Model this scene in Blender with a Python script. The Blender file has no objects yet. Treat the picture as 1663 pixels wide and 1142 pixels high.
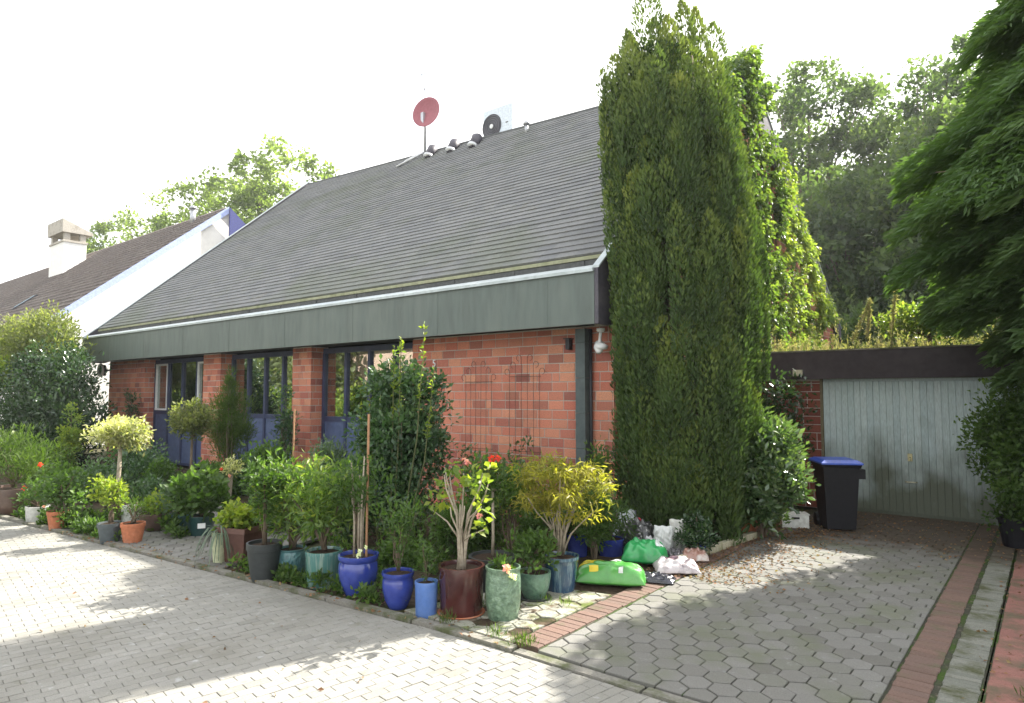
import bpy, math, random
import numpy as np
from mathutils import Vector, Matrix
random.seed(7); RNG = np.random.default_rng(11)
sc = bpy.context.scene
rad = math.radians
# ------------------------------------------------------------------ camera, sky, sun, exposure
CF, CH, YAW, PIT = 1090.0, 1.8, rad(38.8), rad(3.6)
cam = bpy.data.objects.new('camera', bpy.data.cameras.new('camera'))
sc.collection.objects.link(cam); sc.camera = cam
cam.location = (0, 0, CH); cam.rotation_euler = (rad(90) + PIT, 0, YAW)
cam.data.sensor_width = 36; cam.data.lens = CF / 1663 * 36; cam.data.clip_end = 500
SUN_AZ, SUN_EL = rad(14), rad(39.8)
world = bpy.data.worlds.new('World'); sc.world = world; world.use_nodes = True
wn = world.node_tree; bgn = wn.nodes['Background']
sky = wn.nodes.new('ShaderNodeTexSky'); sky.sky_type = 'NISHITA'; sky.sun_disc = False
sky.sun_elevation = SUN_EL; sky.sun_rotation = SUN_AZ; sky.air_density = 1.0; sky.dust_density = 3.0; sky.ozone_density = 1.0
_tc = wn.nodes.new('ShaderNodeTexCoord'); _mp = wn.nodes.new('ShaderNodeMapping'); _mp.inputs['Scale'].default_value = (1, 1, 2.6)
_nz = wn.nodes.new('ShaderNodeTexNoise'); _nz.inputs['Scale'].default_value = 1.7; _nz.inputs['Detail'].default_value = 7; _nz.inputs['Roughness'].default_value = .6
_mr = wn.nodes.new('ShaderNodeMapRange'); _mr.inputs[1].default_value = .38; _mr.inputs[2].default_value = .52; _mr.inputs[3].default_value = .18; _mr.inputs[4].default_value = 1.0
_mx = wn.nodes.new('ShaderNodeMix'); _mx.data_type = 'RGBA'; _mx.inputs[7].default_value = (4.15, 4.12, 4.0, 1)
wn.links.new(_tc.outputs['Generated'], _mp.inputs[0]); wn.links.new(_mp.outputs[0], _nz.inputs[0]); wn.links.new(_nz.outputs[0], _mr.inputs[0]); wn.links.new(_mr.outputs[0], _mx.inputs[0])
wn.links.new(sky.outputs[0], _mx.inputs[6]); wn.links.new(_mx.outputs[2], bgn.inputs[0]); bgn.inputs[1].default_value = 0.15
sl = bpy.data.lights.new('sun', 'SUN'); sl.energy = 4.6; sl.angle = rad(0.5); sl.color = (1.0, 0.95, 0.86)
so = bpy.data.objects.new('sun', sl); sc.collection.objects.link(so); so.location = (10, 30, 40)
SDIR = Vector((math.sin(SUN_AZ) * math.cos(SUN_EL), math.cos(SUN_AZ) * math.cos(SUN_EL), math.sin(SUN_EL)))
so.rotation_euler = SDIR.to_track_quat('Z', 'Y').to_euler()
sc.view_settings.view_transform = 'Standard'; sc.view_settings.look = 'None'
sc.view_settings.exposure = 1.82; sc.view_settings.gamma = 1.0
sc.cycles.max_bounces = 6; sc.cycles.transparent_max_bounces = 8

# ------------------------------------------------------------------ helpers: picture point -> place
_F0 = np.array([-math.sin(YAW), math.cos(YAW), 0]); _R = np.array([math.cos(YAW), math.sin(YAW), 0])
_F = _F0 * math.cos(PIT) + np.array([0, 0, math.sin(PIT)]); _U = np.cross(_R, _F); _C = np.array([0, 0, CH])
def ray(x, y):
    d = _F * CF + _R * (x - 831.5) + _U * (571.0 - y); return d / np.linalg.norm(d)
def G(x, y, z=0.0):
    d = ray(x, y); return _C + d * ((z - CH) / d[2])
def PL(x, y, ax, v):
    d = ray(x, y); return _C + d * ((v - _C[ax]) / d[ax])
def MPP(p):                                   # metres per photograph pixel at a point
    return float((np.array(p) - _C) @ _F) / CF

# ------------------------------------------------------------------ helpers: objects
C = sc.collection
def tag(o, label=None, cat=None, group=None, kind=None):
    if label: o['label'] = label
    if cat: o['category'] = cat
    if group: o['group'] = group
    if kind: o['kind'] = kind
    return o
def thing(name, label, cat, loc=(0, 0, 0), rz=0.0, group=None):
    o = bpy.data.objects.new(name, None); C.objects.link(o); o.location = loc; o.rotation_euler = (0, 0, rz)
    o.empty_display_size = 0.1
    return tag(o, label, cat, group)
class MB:
    def __init__(s): s.v = []; s.f = []; s.r = []
    def add(s, vs, fs, rnd=0.5):
        b = len(s.v); s.v += [tuple(map(float, q)) for q in vs]; s.f += [tuple(b + i for i in q) for q in fs]; s.r += [rnd] * len(fs); return s
    def box(s, a, b, rnd=0.5):
        x0, y0, z0 = a; x1, y1, z1 = b
        return s.add([(x0,y0,z0),(x1,y0,z0),(x1,y1,z0),(x0,y1,z0),(x0,y0,z1),(x1,y0,z1),(x1,y1,z1),(x0,y1,z1)],
                     [(0,3,2,1),(4,5,6,7),(0,1,5,4),(1,2,6,5),(2,3,7,6),(3,0,4,7)], rnd)
    def tube(s, pts, rs, n=6, rnd=0.5, cap=True):
        pts = [Vector(p) for p in pts]; k = len(pts)
        if not hasattr(rs, '__len__'): rs = [rs] * k
        vs = []; up = None
        for i, p in enumerate(pts):
            t = (pts[min(i+1, k-1)] - pts[max(i-1, 0)]).normalized()
            if up is None: up = t.orthogonal().normalized()
            up = (up - t * up.dot(t)).normalized(); w = t.cross(up)
            for j in range(n):
                a = 2 * math.pi * j / n; vs.append(p + (up * math.cos(a) + w * math.sin(a)) * rs[i])
        fs = [(i*n+j, i*n+(j+1) % n, (i+1)*n+(j+1) % n, (i+1)*n+j) for i in range(k-1) for j in range(n)]
        if cap: fs += [tuple(range(n))[::-1], tuple((k-1)*n+j for j in range(n))]
        return s.add(vs, fs, rnd)
    def lathe(s, prof, c=(0, 0, 0), n=28, rnd=0.5, wob=0.0):
        vs = []; k = len(prof)
        for r, z in prof:
            for j in range(n):
                a = 2 * math.pi * j / n; q = r * (1 + (wob * (1 if j % 2 else -1)))
                vs.append((c[0] + q * math.cos(a), c[1] + q * math.sin(a), c[2] + z))
        fs = [(i*n+j, i*n+(j+1) % n, (i+1)*n+(j+1) % n, (i+1)*n+j) for i in range(k-1) for j in range(n)]
        if prof[0][0] > 1e-4: fs.append(tuple(range(n))[::-1])
        return s.add(vs, fs, rnd)
    def prism(s, poly, h0, h1, mp, rnd=0.5):
        n = len(poly); vs = [mp(u, v, h0) for u, v in poly] + [mp(u, v, h1) for u, v in poly]
        fs = [tuple(range(n))[::-1], tuple(range(n, 2*n))] + [(i, (i+1) % n, n+(i+1) % n, n+i) for i in range(n)]
        return s.add(vs, fs, rnd)
    def tile(s, poly, h0, h1, mp, rnd, bev=0.006, tilt=0.0):
        n = len(poly); cu = sum(p[0] for p in poly) / n; cv = sum(p[1] for p in poly) / n
        sz = max(max(abs(p[0]-cu), abs(p[1]-cv)) for p in poly) + 1e-6; k = 1 - bev / sz
        tu, tv = random.uniform(-tilt, tilt), random.uniform(-tilt, tilt)
        inn = [(cu + (u-cu)*k, cv + (v-cv)*k) for u, v in poly]
        H = lambda u, v: (u-cu)*tu + (v-cv)*tv
        vs = [mp(u, v, h0) for u, v in poly] + [mp(u, v, h1 - bev*0.7 + H(u, v)) for u, v in poly] + [mp(u, v, h1 + H(u, v)) for u, v in inn]
        fs = [tuple(range(2*n, 3*n))]
        fs += [(i, (i+1) % n, n+(i+1) % n, n+i) for i in range(n)] + [(n+i, n+(i+1) % n, 2*n+(i+1) % n, 2*n+i) for i in range(n)]
        return s.add(vs, fs, rnd)
    def build(s, name, mat, parent=None, smooth=False, loc=None):
        me = bpy.data.meshes.new(name); me.from_pydata(s.v, [], s.f); me.update()
        at = me.attributes.new('rnd', 'FLOAT', 'FACE'); at.data.foreach_set('value', s.r)
        if smooth: me.polygons.foreach_set('use_smooth', [True] * len(me.polygons)); 
        me.materials.append(mat); o = bpy.data.objects.new(name, me); C.objects.link(o)
        if parent: o.parent = parent
        if loc is not None: o.location = loc
        return o
def clip(poly, conv):                          # Sutherland-Hodgman against a convex ccw polygon
    out = list(poly)
    for i in range(len(conv)):
        a = conv[i]; b = conv[(i+1) % len(conv)]; inp = out; out = []
        if not inp: return []
        side = lambda p: (b[0]-a[0])*(p[1]-a[1]) - (b[1]-a[1])*(p[0]-a[0])
        for j in range(len(inp)):
            p, q = inp[j-1], inp[j]; sp, sq = side(p), side(q)
            if (sp >= 0) != (sq >= 0):
                t = sp / (sp - sq); out.append((p[0]+(q[0]-p[0])*t, p[1]+(q[1]-p[1])*t))
            if sq >= 0: out.append(q)
    if len(out) < 3: return []
    ar = sum(out[i-1][0]*out[i][1]-out[i][0]*out[i-1][1] for i in range(len(out)))/2
    return out if ar > 2e-4 else []
def smooth_by_angle(o, deg=40):
    me = o.data; me.polygons.foreach_set('use_smooth', [True]*len(me.polygons)); 
    try: me.set_sharp_from_angle(angle=rad(deg))
    except Exception: pass
    return o

# ------------------------------------------------------------------ helpers: materials
def srgb(r, g, b): return tuple(((c/255)/12.92 if c <= 10 else (((c/255)+0.055)/1.055)**2.4) for c in (r, g, b)) + (1,)
MATS = {}
def mat(name, col, rough=0.6, spec=0.5, metal=0.0, cols=None, noise=None, bump=0.0, bscale=20.0, rw=1.0, coat=0.0, stretch=None):
    """cols: ramp driven by the face value 'rnd'; noise: (scale, colour, low, high) a second colour patched in"""
    if name in MATS: return MATS[name]
    m = bpy.data.materials.new(name); m.use_nodes = True; t = m.node_tree; N = t.nodes; L = t.links; b = N['Principled BSDF']
    b.inputs['Roughness'].default_value = rough; b.inputs['Specular IOR Level'].default_value = spec
    b.inputs['Metallic'].default_value = metal; b.inputs['Coat Weight'].default_value = coat
    tc = N.new('ShaderNodeTexCoord'); src = None
    vec = tc.outputs['Object']
    if stretch:
        mp = N.new('ShaderNodeMapping'); mp.inputs['Scale'].default_value = stretch; L.new(vec, mp.inputs[0]); vec = mp.outputs[0]
    if cols:
        at = N.new('ShaderNodeAttribute'); at.attribute_name = 'rnd'; r = N.new('ShaderNodeValToRGB')
        while len(r.color_ramp.elements) < len(cols): r.color_ramp.elements.new(0.5)
        for i, c in enumerate(cols): r.color_ramp.elements[i].position = i/(len(cols)-1); r.color_ramp.elements[i].color = tuple(c[:3]) + (1,)
        L.new(at.outputs['Fac'], r.inputs[0]); src = r.outputs[0]
    else:
        rg = N.new('ShaderNodeRGB'); rg.outputs[0].default_value = tuple(col[:3]) + (1,); src = rg.outputs[0]
    # fine tonal grain of the material itself
    nz = N.new('ShaderNodeTexNoise'); nz.inputs['Scale'].default_value = bscale; nz.inputs['Detail'].default_value = 6; L.new(vec, nz.inputs[0])
    mr = N.new('ShaderNodeMapRange'); mr.inputs[1].default_value = 0.3; mr.inputs[2].default_value = 0.7
    mr.inputs[3].default_value = 1-0.18*rw; mr.inputs[4].default_value = 1+0.18*rw; L.new(nz.outputs[0], mr.inputs[0])
    mx = N.new('ShaderNodeMix'); mx.data_type = 'RGBA'; mx.blend_type = 'MULTIPLY'; mx.inputs[0].default_value = 1
    L.new(src, mx.inputs[6]); L.new(mr.outputs[0], mx.inputs[7]); src = mx.outputs[2]
    for ns in (noise or []):
        sc_, c2, lo, hi = ns[:4]
        n2 = N.new('ShaderNodeTexNoise'); n2.inputs['Scale'].default_value = sc_; n2.inputs['Detail'].default_value = 5; n2.inputs['Roughness'].default_value = 0.65; L.new(vec, n2.inputs[0])
        m2 = N.new('ShaderNodeMapRange'); m2.inputs[1].default_value = lo; m2.inputs[2].default_value = hi; L.new(n2.outputs[0], m2.inputs[0])
        x2 = N.new('ShaderNodeMix'); x2.data_type = 'RGBA'; L.new(m2.outputs[0], x2.inputs[0]); L.new(src, x2.inputs[6]); x2.inputs[7].default_value = tuple(c2[:3]) + (1,); src = x2.outputs[2]
    L.new(src, b.inputs['Base Color'])
    if bump:
        bp = N.new('ShaderNodeBump'); bp.inputs['Strength'].default_value = bump; bp.inputs['Distance'].default_value = 0.01
        L.new(nz.outputs[0], bp.inputs['Height']); L.new(bp.outputs[0], b.inputs['Normal'])
    MATS[name] = m; return m
def leafmat(name, cols, rough=0.45, spec=0.5, trans=0.35, tint=1.6):
    m = bpy.data.materials.new(name); m.use_nodes = True; t = m.node_tree; N = t.nodes; L = t.links; b = N['Principled BSDF']
    b.inputs['Roughness'].default_value = rough; b.inputs['Specular IOR Level'].default_value = spec
    at = N.new('ShaderNodeAttribute'); at.attribute_name = 'rnd'; r = N.new('ShaderNodeValToRGB')
    while len(r.color_ramp.elements) < len(cols): r.color_ramp.elements.new(0.5)
    for i, c in enumerate(cols): r.color_ramp.elements[i].position = i/(len(cols)-1); r.color_ramp.elements[i].color = tuple(c[:3]) + (1,)
    L.new(at.outputs['Fac'], r.inputs[0]); L.new(r.outputs[0], b.inputs['Base Color'])
    tr = N.new('ShaderNodeBsdfTranslucent'); mu = N.new('ShaderNodeMix'); mu.data_type = 'RGBA'; mu.blend_type = 'MULTIPLY'; mu.inputs[0].default_value = 1
    L.new(r.outputs[0], mu.inputs[6]); mu.inputs[7].default_value = (1.3*tint, 1.5*tint, 0.5*tint, 1); L.new(mu.outputs[2], tr.inputs[0])
    ms = N.new('ShaderNodeMixShader'); ms.inputs[0].default_value = trans; L.new(b.outputs[0], ms.inputs[1]); L.new(tr.outputs[0], ms.inputs[2])
    L.new(ms.outputs[0], N['Material Output'].inputs[0]); return m

M_conc = mat('road_paver', (.3,.3,.3), .85, .3, cols=[(.215,.208,.185),(.275,.266,.24),(.245,.237,.21),(.295,.284,.255)], noise=[(.9,(.19,.18,.15),.48,.78),(5,(.17,.165,.12),.6,.75),(9,(.42,.42,.41),.62,.75)], bump=.5, bscale=160)
M_hex = mat('hex_paver', (.3,.3,.3), .85, .3, cols=[(.135,.13,.115),(.185,.18,.165),(.16,.155,.14),(.15,.15,.125)], noise=[(1.3,(.12,.135,.075),.5,.75),(14,(.26,.26,.25),.62,.78)], bump=.5, bscale=150)
M_mossyhex = mat('mossy_paver', (.3,.3,.25), .9, .2, cols=[(.27,.27,.22),(.33,.32,.27)], noise=[(4,(.12,.15,.04),.5,.62),(7,(.10,.07,.045),.52,.66)], bump=.7, bscale=90)
M_redp = mat('red_paver', (.3,.12,.08), .85, .3, cols=[(.135,.09,.072),(.17,.108,.085),(.145,.098,.08)], noise=[(5,(.10,.10,.055),.52,.72)], bump=.5, bscale=120)
M_redp2 = mat('bright_red_paver', (.4,.12,.09), .85, .3, cols=[(.23,.11,.09),(.27,.13,.105)], noise=[(4,(.10,.09,.055),.46,.66)], bump=.5, bscale=120)
M_gut = mat('gutter_paver', (.22,.24,.2), .85, .3, cols=[(.15,.155,.13),(.20,.20,.17)], noise=[(4,(.075,.08,.04),.47,.66)], bump=.5, bscale=120)
M_joint = mat('joint_moss', (.06,.06,.045), .95, .1, noise=[(3,(.05,.085,.02),.45,.6),(22,(.14,.12,.09),.55,.7)], bump=.6, bscale=60)
M_jroad = mat('joint_sand', (.17,.16,.135), .95, .1, noise=[(2,(.09,.10,.06),.5,.65)], bump=.5, bscale=60)
M_soil = mat('soil', (.055,.04,.028), .95, .1, noise=[(14,(.10,.075,.05),.5,.65),(3,(.035,.05,.015),.5,.65)], bump=1.0, bscale=45)
M_potsoil = mat('pot_soil', (.05,.035,.025), .95, .1, noise=[(40,(.14,.10,.07),.6,.68)], bump=1.0, bscale=60)
M_kerb = mat('kerb_stone', (.20,.19,.165), .9, .2, noise=[(4,(.09,.10,.05),.46,.62)], bump=.7, bscale=60)
M_brick = mat('brick', (.4,.14,.07), .8, .3, cols=[(.29,.11,.085),(.60,.235,.15),(.48,.155,.105),(.63,.29,.18),(.36,.12,.09),(.58,.225,.15)], noise=[(1.4,(.33,.15,.09),.55,.85),(16,(.50,.24,.14),.66,.8)], bump=.6, bscale=70)
M_mort = mat('mortar', (.52,.48,.43), .95, .1, noise=[(6,(.42,.38,.33),.5,.7)], bump=.5, bscale=90)
M_fascia = mat('fascia_metal', (.10,.125,.112), .55, .5, noise=[(1.2,(.135,.16,.14),.45,.75),(3,(.075,.09,.08),.55,.75)], bump=.25, bscale=6, rw=.9, stretch=(1.6,1.6,.3))
M_cap = mat('zinc_cap', (.42,.47,.47), .4, .5, metal=.3, noise=[(3,(.30,.34,.34),.5,.75)], bump=.2, bscale=12)
M_upst = mat('roof_upstand', (.085,.09,.09), .7, .4, noise=[(4,(.12,.125,.12),.5,.7)], bump=.3, bscale=20)
M_eavestrip = mat('eave_strip', (.30,.31,.20), .7, .4, noise=[(5,(.18,.2,.1),.5,.7)], bscale=20)
M_roof = mat('roof_shingle', (.12,.12,.12), .9, .25, cols=[(.14,.143,.146),(.175,.18,.184),(.205,.208,.206),(.155,.159,.164)], noise=[(.45,(.13,.15,.10),.5,.8),(3,(.17,.17,.15),.56,.74)], bump=.6, bscale=60)
M_verge = mat('verge_board', (.065,.06,.075), .6, .4, noise=[(3,(.11,.10,.11),.5,.75)], bump=.3, bscale=15)
M_frame = mat('window_frame_blue', (.035,.045,.10), .45, .5, noise=[(3,(.05,.065,.13),.5,.7)], bscale=10)
M_panel = mat('window_panel_blue', (.075,.105,.20), .5, .5, noise=[(2,(.10,.13,.23),.5,.7)], bscale=8)
M_white = mat('white_paint', (.75,.76,.75), .5, .5, bscale=10, rw=.4)
M_room = mat('dark_room', (.02,.02,.022), .9, .1)
M_blind = mat('cream_blind', (.42,.36,.25), .8, .2, bscale=14)
M_post = mat('post_slate', (.075,.095,.095), .6, .4, noise=[(4,(.10,.12,.12),.5,.7)], bscale=12)
M_dmetal = mat('dark_metal', (.03,.03,.035), .5, .5, metal=.3)
M_alu = mat('galvanised', (.45,.46,.48), .4, .5, metal=.7)
M_plaster = mat('white_plaster', (.82,.81,.78), .8, .3, bscale=5, rw=.25)
M_ntile = mat('neighbour_tile', (.1,.07,.06), .8, .3, cols=[(.13,.11,.10),(.18,.155,.14),(.15,.13,.125)], noise=[(1.5,(.25,.23,.21),.55,.75)], bump=.6, bscale=30)
M_nfas = mat('pale_blue_verge', (.38,.45,.72), .6, .3)
M_navy = mat('navy_board', (.05,.06,.2), .6, .3)
M_capst = mat('cap_concrete', (.42,.39,.34), .85, .3, noise=[(3,(.25,.22,.18),.5,.7)], bump=.4, bscale=20)
M_skyl = mat('skylight_glass', (.25,.5,.65), .1, .8)
M_gdoor = mat('garage_door_paint', (.34,.42,.44), .6, .4, cols=[(.40,.50,.52),(.50,.59,.60),(.44,.54,.55)], bump=.25, bscale=20, stretch=(6,6,.7))
M_gfas = mat('garage_fascia', (.042,.035,.04), .7, .3, noise=[(2,(.06,.05,.055),.5,.7)], bump=.3, bscale=12)
M_binb = mat('bin_black', (.009,.009,.012), .55, .3); M_binl = mat('bin_blue', (.03,.08,.42), .35, .5)
M_bark = mat('bark', (.13,.10,.07), .9, .2, noise=[(8,(.20,.17,.12),.5,.7)], bump=.9, bscale=30, stretch=(1,1,.25))
M_palebark = mat('pale_bark', (.36,.31,.24), .9, .2, noise=[(12,(.20,.17,.12),.5,.7)], bump=.8, bscale=40)
M_stem = mat('green_stem', (.11,.12,.05), .8, .3); M_cane = mat('bamboo_cane', (.36,.20,.11), .7, .3)
M_dish = mat('dish_red', (.30,.09,.11), .5, .4); M_ac = mat('ac_white', (.62,.68,.74), .5, .4); M_flash = mat('lead_flashing', (.55,.56,.56), .35, .6, metal=.5, bump=.5, bscale=8)
# garage door: algae and grime creeping up from the foot
def grime(m):
    t = m.node_tree; N = t.nodes; L = t.links; b = N['Principled BSDF']; src = b.inputs['Base Color'].links[0].from_socket
    ge = N.new('ShaderNodeNewGeometry'); sx = N.new('ShaderNodeSeparateXYZ'); L.new(ge.outputs['Position'], sx.inputs[0])
    nz = N.new('ShaderNodeTexNoise'); nz.inputs['Scale'].default_value = 2.2; nz.inputs['Detail'].default_value = 6
    mp = N.new('ShaderNodeMapping'); mp.inputs['Scale'].default_value = (1, 1, .6); L.new(ge.outputs['Position'], mp.inputs[0]); L.new(mp.outputs[0], nz.inputs[0])
    a = N.new('ShaderNodeMath'); a.operation = 'MULTIPLY_ADD'; L.new(nz.outputs[0], a.inputs[0]); a.inputs[1].default_value = -2.4; L.new(sx.outputs[2], a.inputs[2])
    r = N.new('ShaderNodeMapRange'); r.inputs[1].default_value = .05; r.inputs[2].default_value = -.95; r.inputs[3].default_value = 0; r.inputs[4].default_value = .92; L.new(a.outputs[0], r.inputs[0])
    x = N.new('ShaderNodeMix'); x.data_type = 'RGBA'; L.new(r.outputs[0], x.inputs[0]); L.new(src, x.inputs[6]); x.inputs[7].default_value = (.075,.085,.05,1)
    L.new(x.outputs[2], b.inputs['Base Color'])
grime(M_gdoor)
def litter(m):
    t = m.node_tree; N = t.nodes; L = t.links; b = N['Principled BSDF']; src = b.inputs['Base Color'].links[0].from_socket
    ge = N.new('ShaderNodeNewGeometry'); sx = N.new('ShaderNodeSeparateXYZ'); L.new(ge.outputs['Position'], sx.inputs[0])
    nz = N.new('ShaderNodeTexNoise'); nz.inputs['Scale'].default_value = 3; nz.inputs['Detail'].default_value = 8; L.new(ge.outputs['Position'], nz.inputs[0])
    a = N.new('ShaderNodeMath'); a.operation = 'MULTIPLY_ADD'; L.new(nz.outputs[0], a.inputs[0]); a.inputs[1].default_value = 2.0; L.new(sx.outputs[1], a.inputs[2])
    r = N.new('ShaderNodeMapRange'); r.inputs[1].default_value = 9.6; r.inputs[2].default_value = 10.4; r.inputs[4].default_value = .93; L.new(a.outputs[0], r.inputs[0])
    x = N.new('ShaderNodeMix'); x.data_type = 'RGBA'; L.new(r.outputs[0], x.inputs[0]); L.new(src, x.inputs[6]); x.inputs[7].default_value = (.065,.048,.032,1)
    L.new(x.outputs[2], b.inputs['Base Color'])
for _mm in (M_hex, M_redp, M_redp2, M_gut): litter(_mm)
# window glass: strong mirror over a dark room
M_glass = bpy.data.materials.new('window_glass'); M_glass.use_nodes = True
_n = M_glass.node_tree; _p = _n.nodes['Principled BSDF']; _p.inputs['Base Color'].default_value = (.02,.022,.02,1); _p.inputs['Roughness'].default_value = .3
_g = _n.nodes.new('ShaderNodeBsdfGlossy'); _g.inputs['Roughness'].default_value = .015; _g.inputs[0].default_value = (.9,.95,.92,1)
_m = _n.nodes.new('ShaderNodeMixShader'); _m.inputs[0].default_value = .40
_tr = _n.nodes.new('ShaderNodeBsdfTransparent'); _tr.inputs[0].default_value = (.8,.85,.82,1)
_n.links.new(_tr.outputs[0], _m.inputs[1]); _n.links.new(_g.outputs[0], _m.inputs[2]); _n.links.new(_m.outputs[0], _n.nodes['Material Output'].inputs[0])

# leaf colours
LM = dict(
 yew=leafmat('yew_needles', [(.026,.048,.020),(.07,.115,.032),(.16,.21,.05),(.30,.33,.075)], .6, .3, .16),
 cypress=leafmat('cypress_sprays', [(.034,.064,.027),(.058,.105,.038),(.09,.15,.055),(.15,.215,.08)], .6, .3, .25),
 wood=leafmat('wood_leaves', [(.035,.06,.03),(.06,.09,.042),(.09,.125,.055),(.15,.18,.075)], .6, .3, .45),
 light=leafmat('robinia_leaves', [(.10,.13,.06),(.13,.165,.07),(.19,.22,.10)], .6, .3, .5),
 ivy=leafmat('ivy_leaves', [(.035,.065,.022),(.085,.13,.035),(.18,.22,.055),(.34,.34,.10)], .4, .5, .4),
 gloss=leafmat('glossy_leaves', [(.015,.035,.015),(.025,.055,.022),(.04,.075,.03),(.07,.12,.04)], .22, .6, .2),
 laurel=leafmat('laurel_leaves', [(.04,.075,.035),(.07,.12,.05),(.12,.17,.07),(.2,.25,.11)], .2, .8, .25),
 camel=leafmat('camellia_leaves', [(.03,.065,.03),(.05,.10,.045),(.085,.15,.065),(.14,.21,.08)], .3, .5, .25),
 mid=leafmat('mid_green_leaves', [(.03,.06,.015),(.055,.10,.025),(.08,.14,.035),(.12,.18,.04)], .5, .4, .4),
 olive=leafmat('olive_leaves', [(.06,.08,.03),(.10,.12,.045),(.16,.17,.07),(.24,.23,.11)], .5, .4, .4),
 yellow=leafmat('yellow_leaves', [(.11,.13,.025),(.20,.19,.035),(.34,.29,.05),(.14,.15,.03)], .5, .4, .45),
 mix=leafmat('mixed_green_gold_leaves', [(.05,.09,.025),(.08,.14,.035),(.16,.22,.05),(.34,.31,.06)], .5, .4, .4),
 yg=leafmat('yellow_green_leaves', [(.09,.15,.03),(.15,.21,.04),(.24,.27,.04),(.07,.12,.03)], .5, .4, .4),
 varie=leafmat('variegated_leaves', [(.10,.13,.05),(.34,.33,.18),(.50,.47,.30),(.20,.22,.10)], .5, .4, .35),
 grey=leafmat('grey_green_leaves', [(.06,.10,.07),(.10,.15,.10),(.15,.20,.14)], .5, .4, .3),
 fine=leafmat('fine_green_leaves', [(.04,.07,.015),(.06,.10,.02),(.10,.14,.035)], .6, .3, .4),
 weed=leafmat('weed_stalks', [(.24,.23,.13),(.36,.31,.20),(.17,.19,.08),(.42,.34,.26)], .7, .2, .2),
 dead=leafmat('fallen_leaves', [(.16,.085,.05),(.24,.13,.08),(.12,.07,.045),(.27,.19,.11)], .8, .2, .2),
 red=leafmat('red_petals', [(.6,.04,.03),(.75,.10,.06)], .5, .3, .3), pink=leafmat('pink_petals', [(.75,.30,.33),(.85,.50,.50)], .5, .3, .3),
 whitef=leafmat('white_petals', [(.75,.75,.72),(.85,.82,.8)], .5, .3, .3))

# ------------------------------------------------------------------ helpers: foliage
def nrm(a): return a / np.maximum(np.linalg.norm(a, axis=-1, keepdims=True), 1e-9)
def leaves(name, P, D, L, W, m, parent=None, rnd=None, droop=0.0, lift=0.25):
    """one small folded blade per point: P base points, D directions"""
    n = len(P); P = np.asarray(P, float); D = nrm(np.asarray(D, float))
    L = np.asarray(L if hasattr(L, '__len__') else L * RNG.uniform(.65, 1.25, n)).reshape(-1, 1); W = L * W
    S = nrm(np.cross(D, RNG.normal(size=(n, 3)) + np.array([0, 0, 1.3]))); Nn = np.cross(S, D)
    tip = P + D * L; tip[:, 2] -= droop * L[:, 0]; mid = P + D * L * .5
    v = np.stack([P, mid + S*W*.5 + Nn*W*lift, tip, mid - S*W*.5 + Nn*W*lift], 1).reshape(-1, 3)
    if rnd is None: rnd = RNG.random(n)
    me = bpy.data.meshes.new(name); me.vertices.add(4*n); me.vertices.foreach_set('co', v.ravel())
    b = np.arange(n)[:, None]*4; tri = np.concatenate([b+[0, 1, 2], b+[0, 2, 3]], 1).ravel()
    me.loops.add(6*n); me.loops.foreach_set('vertex_index', tri.astype(np.int32))
    me.polygons.add(2*n); me.polygons.foreach_set('loop_start', np.arange(0, 6*n, 3, dtype=np.int32))
    try: me.polygons.foreach_set('loop_total', np.full(2*n, 3, dtype=np.int32))
    except Exception: pass
    me.update(calc_edges=True)
    at = me.attributes.new('rnd', 'FLOAT', 'POINT'); at.data.foreach_set('value', np.repeat(np.clip(rnd, 0, 1), 4).astype(np.float32))
    me.materials.append(m); o = bpy.data.objects.new(name, me); C.objects.link(o)
    if parent: o.parent = parent
    return o
def blob_pts(c, r, n, up=.5, outw=.8, rndw=.7, flat=1.0, core=.5):
    """n points per clump round centres c (K,3), radius r (K,)"""
    K = len(c); c = np.repeat(c, n, 0); rr = np.repeat(np.broadcast_to(r, (K,)), n)[:, None]
    u = nrm(RNG.normal(size=(K*n, 3))); u[:, 2] *= flat
    q = RNG.random((K*n, 1))**core
    P = c + u*rr*q; D = nrm(u*outw + np.array([0, 0, up]) + RNG.normal(size=(K*n, 3))*rndw)
    cr = np.repeat(RNG.random(K), n)
    rnd = np.clip(.45*cr + .4*RNG.random(K*n) + .18*u[:, 2]*q[:, 0], 0, 1)
    return P, D, rnd
def ell(K, R, zc, core=.45, zmin=None):
    u = nrm(RNG.normal(size=(K, 3))); q = RNG.random((K, 1))**core; p = u*q*np.array(R); p[:, 2] += zc
    if zmin is not None: p[:, 2] = np.maximum(p[:, 2], zmin)
    return p
def stems(mb, base, tips, r0=.012, r1=.004, bend=.15, n=5):
    for t in tips:
        b = Vector(base) + Vector((random.uniform(-1, 1), random.uniform(-1, 1), 0))*r0*1.5; t = Vector(t); d = t-b; l = d.length
        k = 4; pts = []
        for i in range(k+1):
            f = i/k; p = b + Vector((d.x*f**1.5, d.y*f**1.5, d.z*f)) + Vector((random.uniform(-1, 1), random.uniform(-1, 1), 0))*l*bend*.25*(1 if 0 < i < k else 0); pts.append(p)
        mb.tube(pts, [r0 + (r1-r0)*i/k for i in range(k+1)], n)
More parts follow.
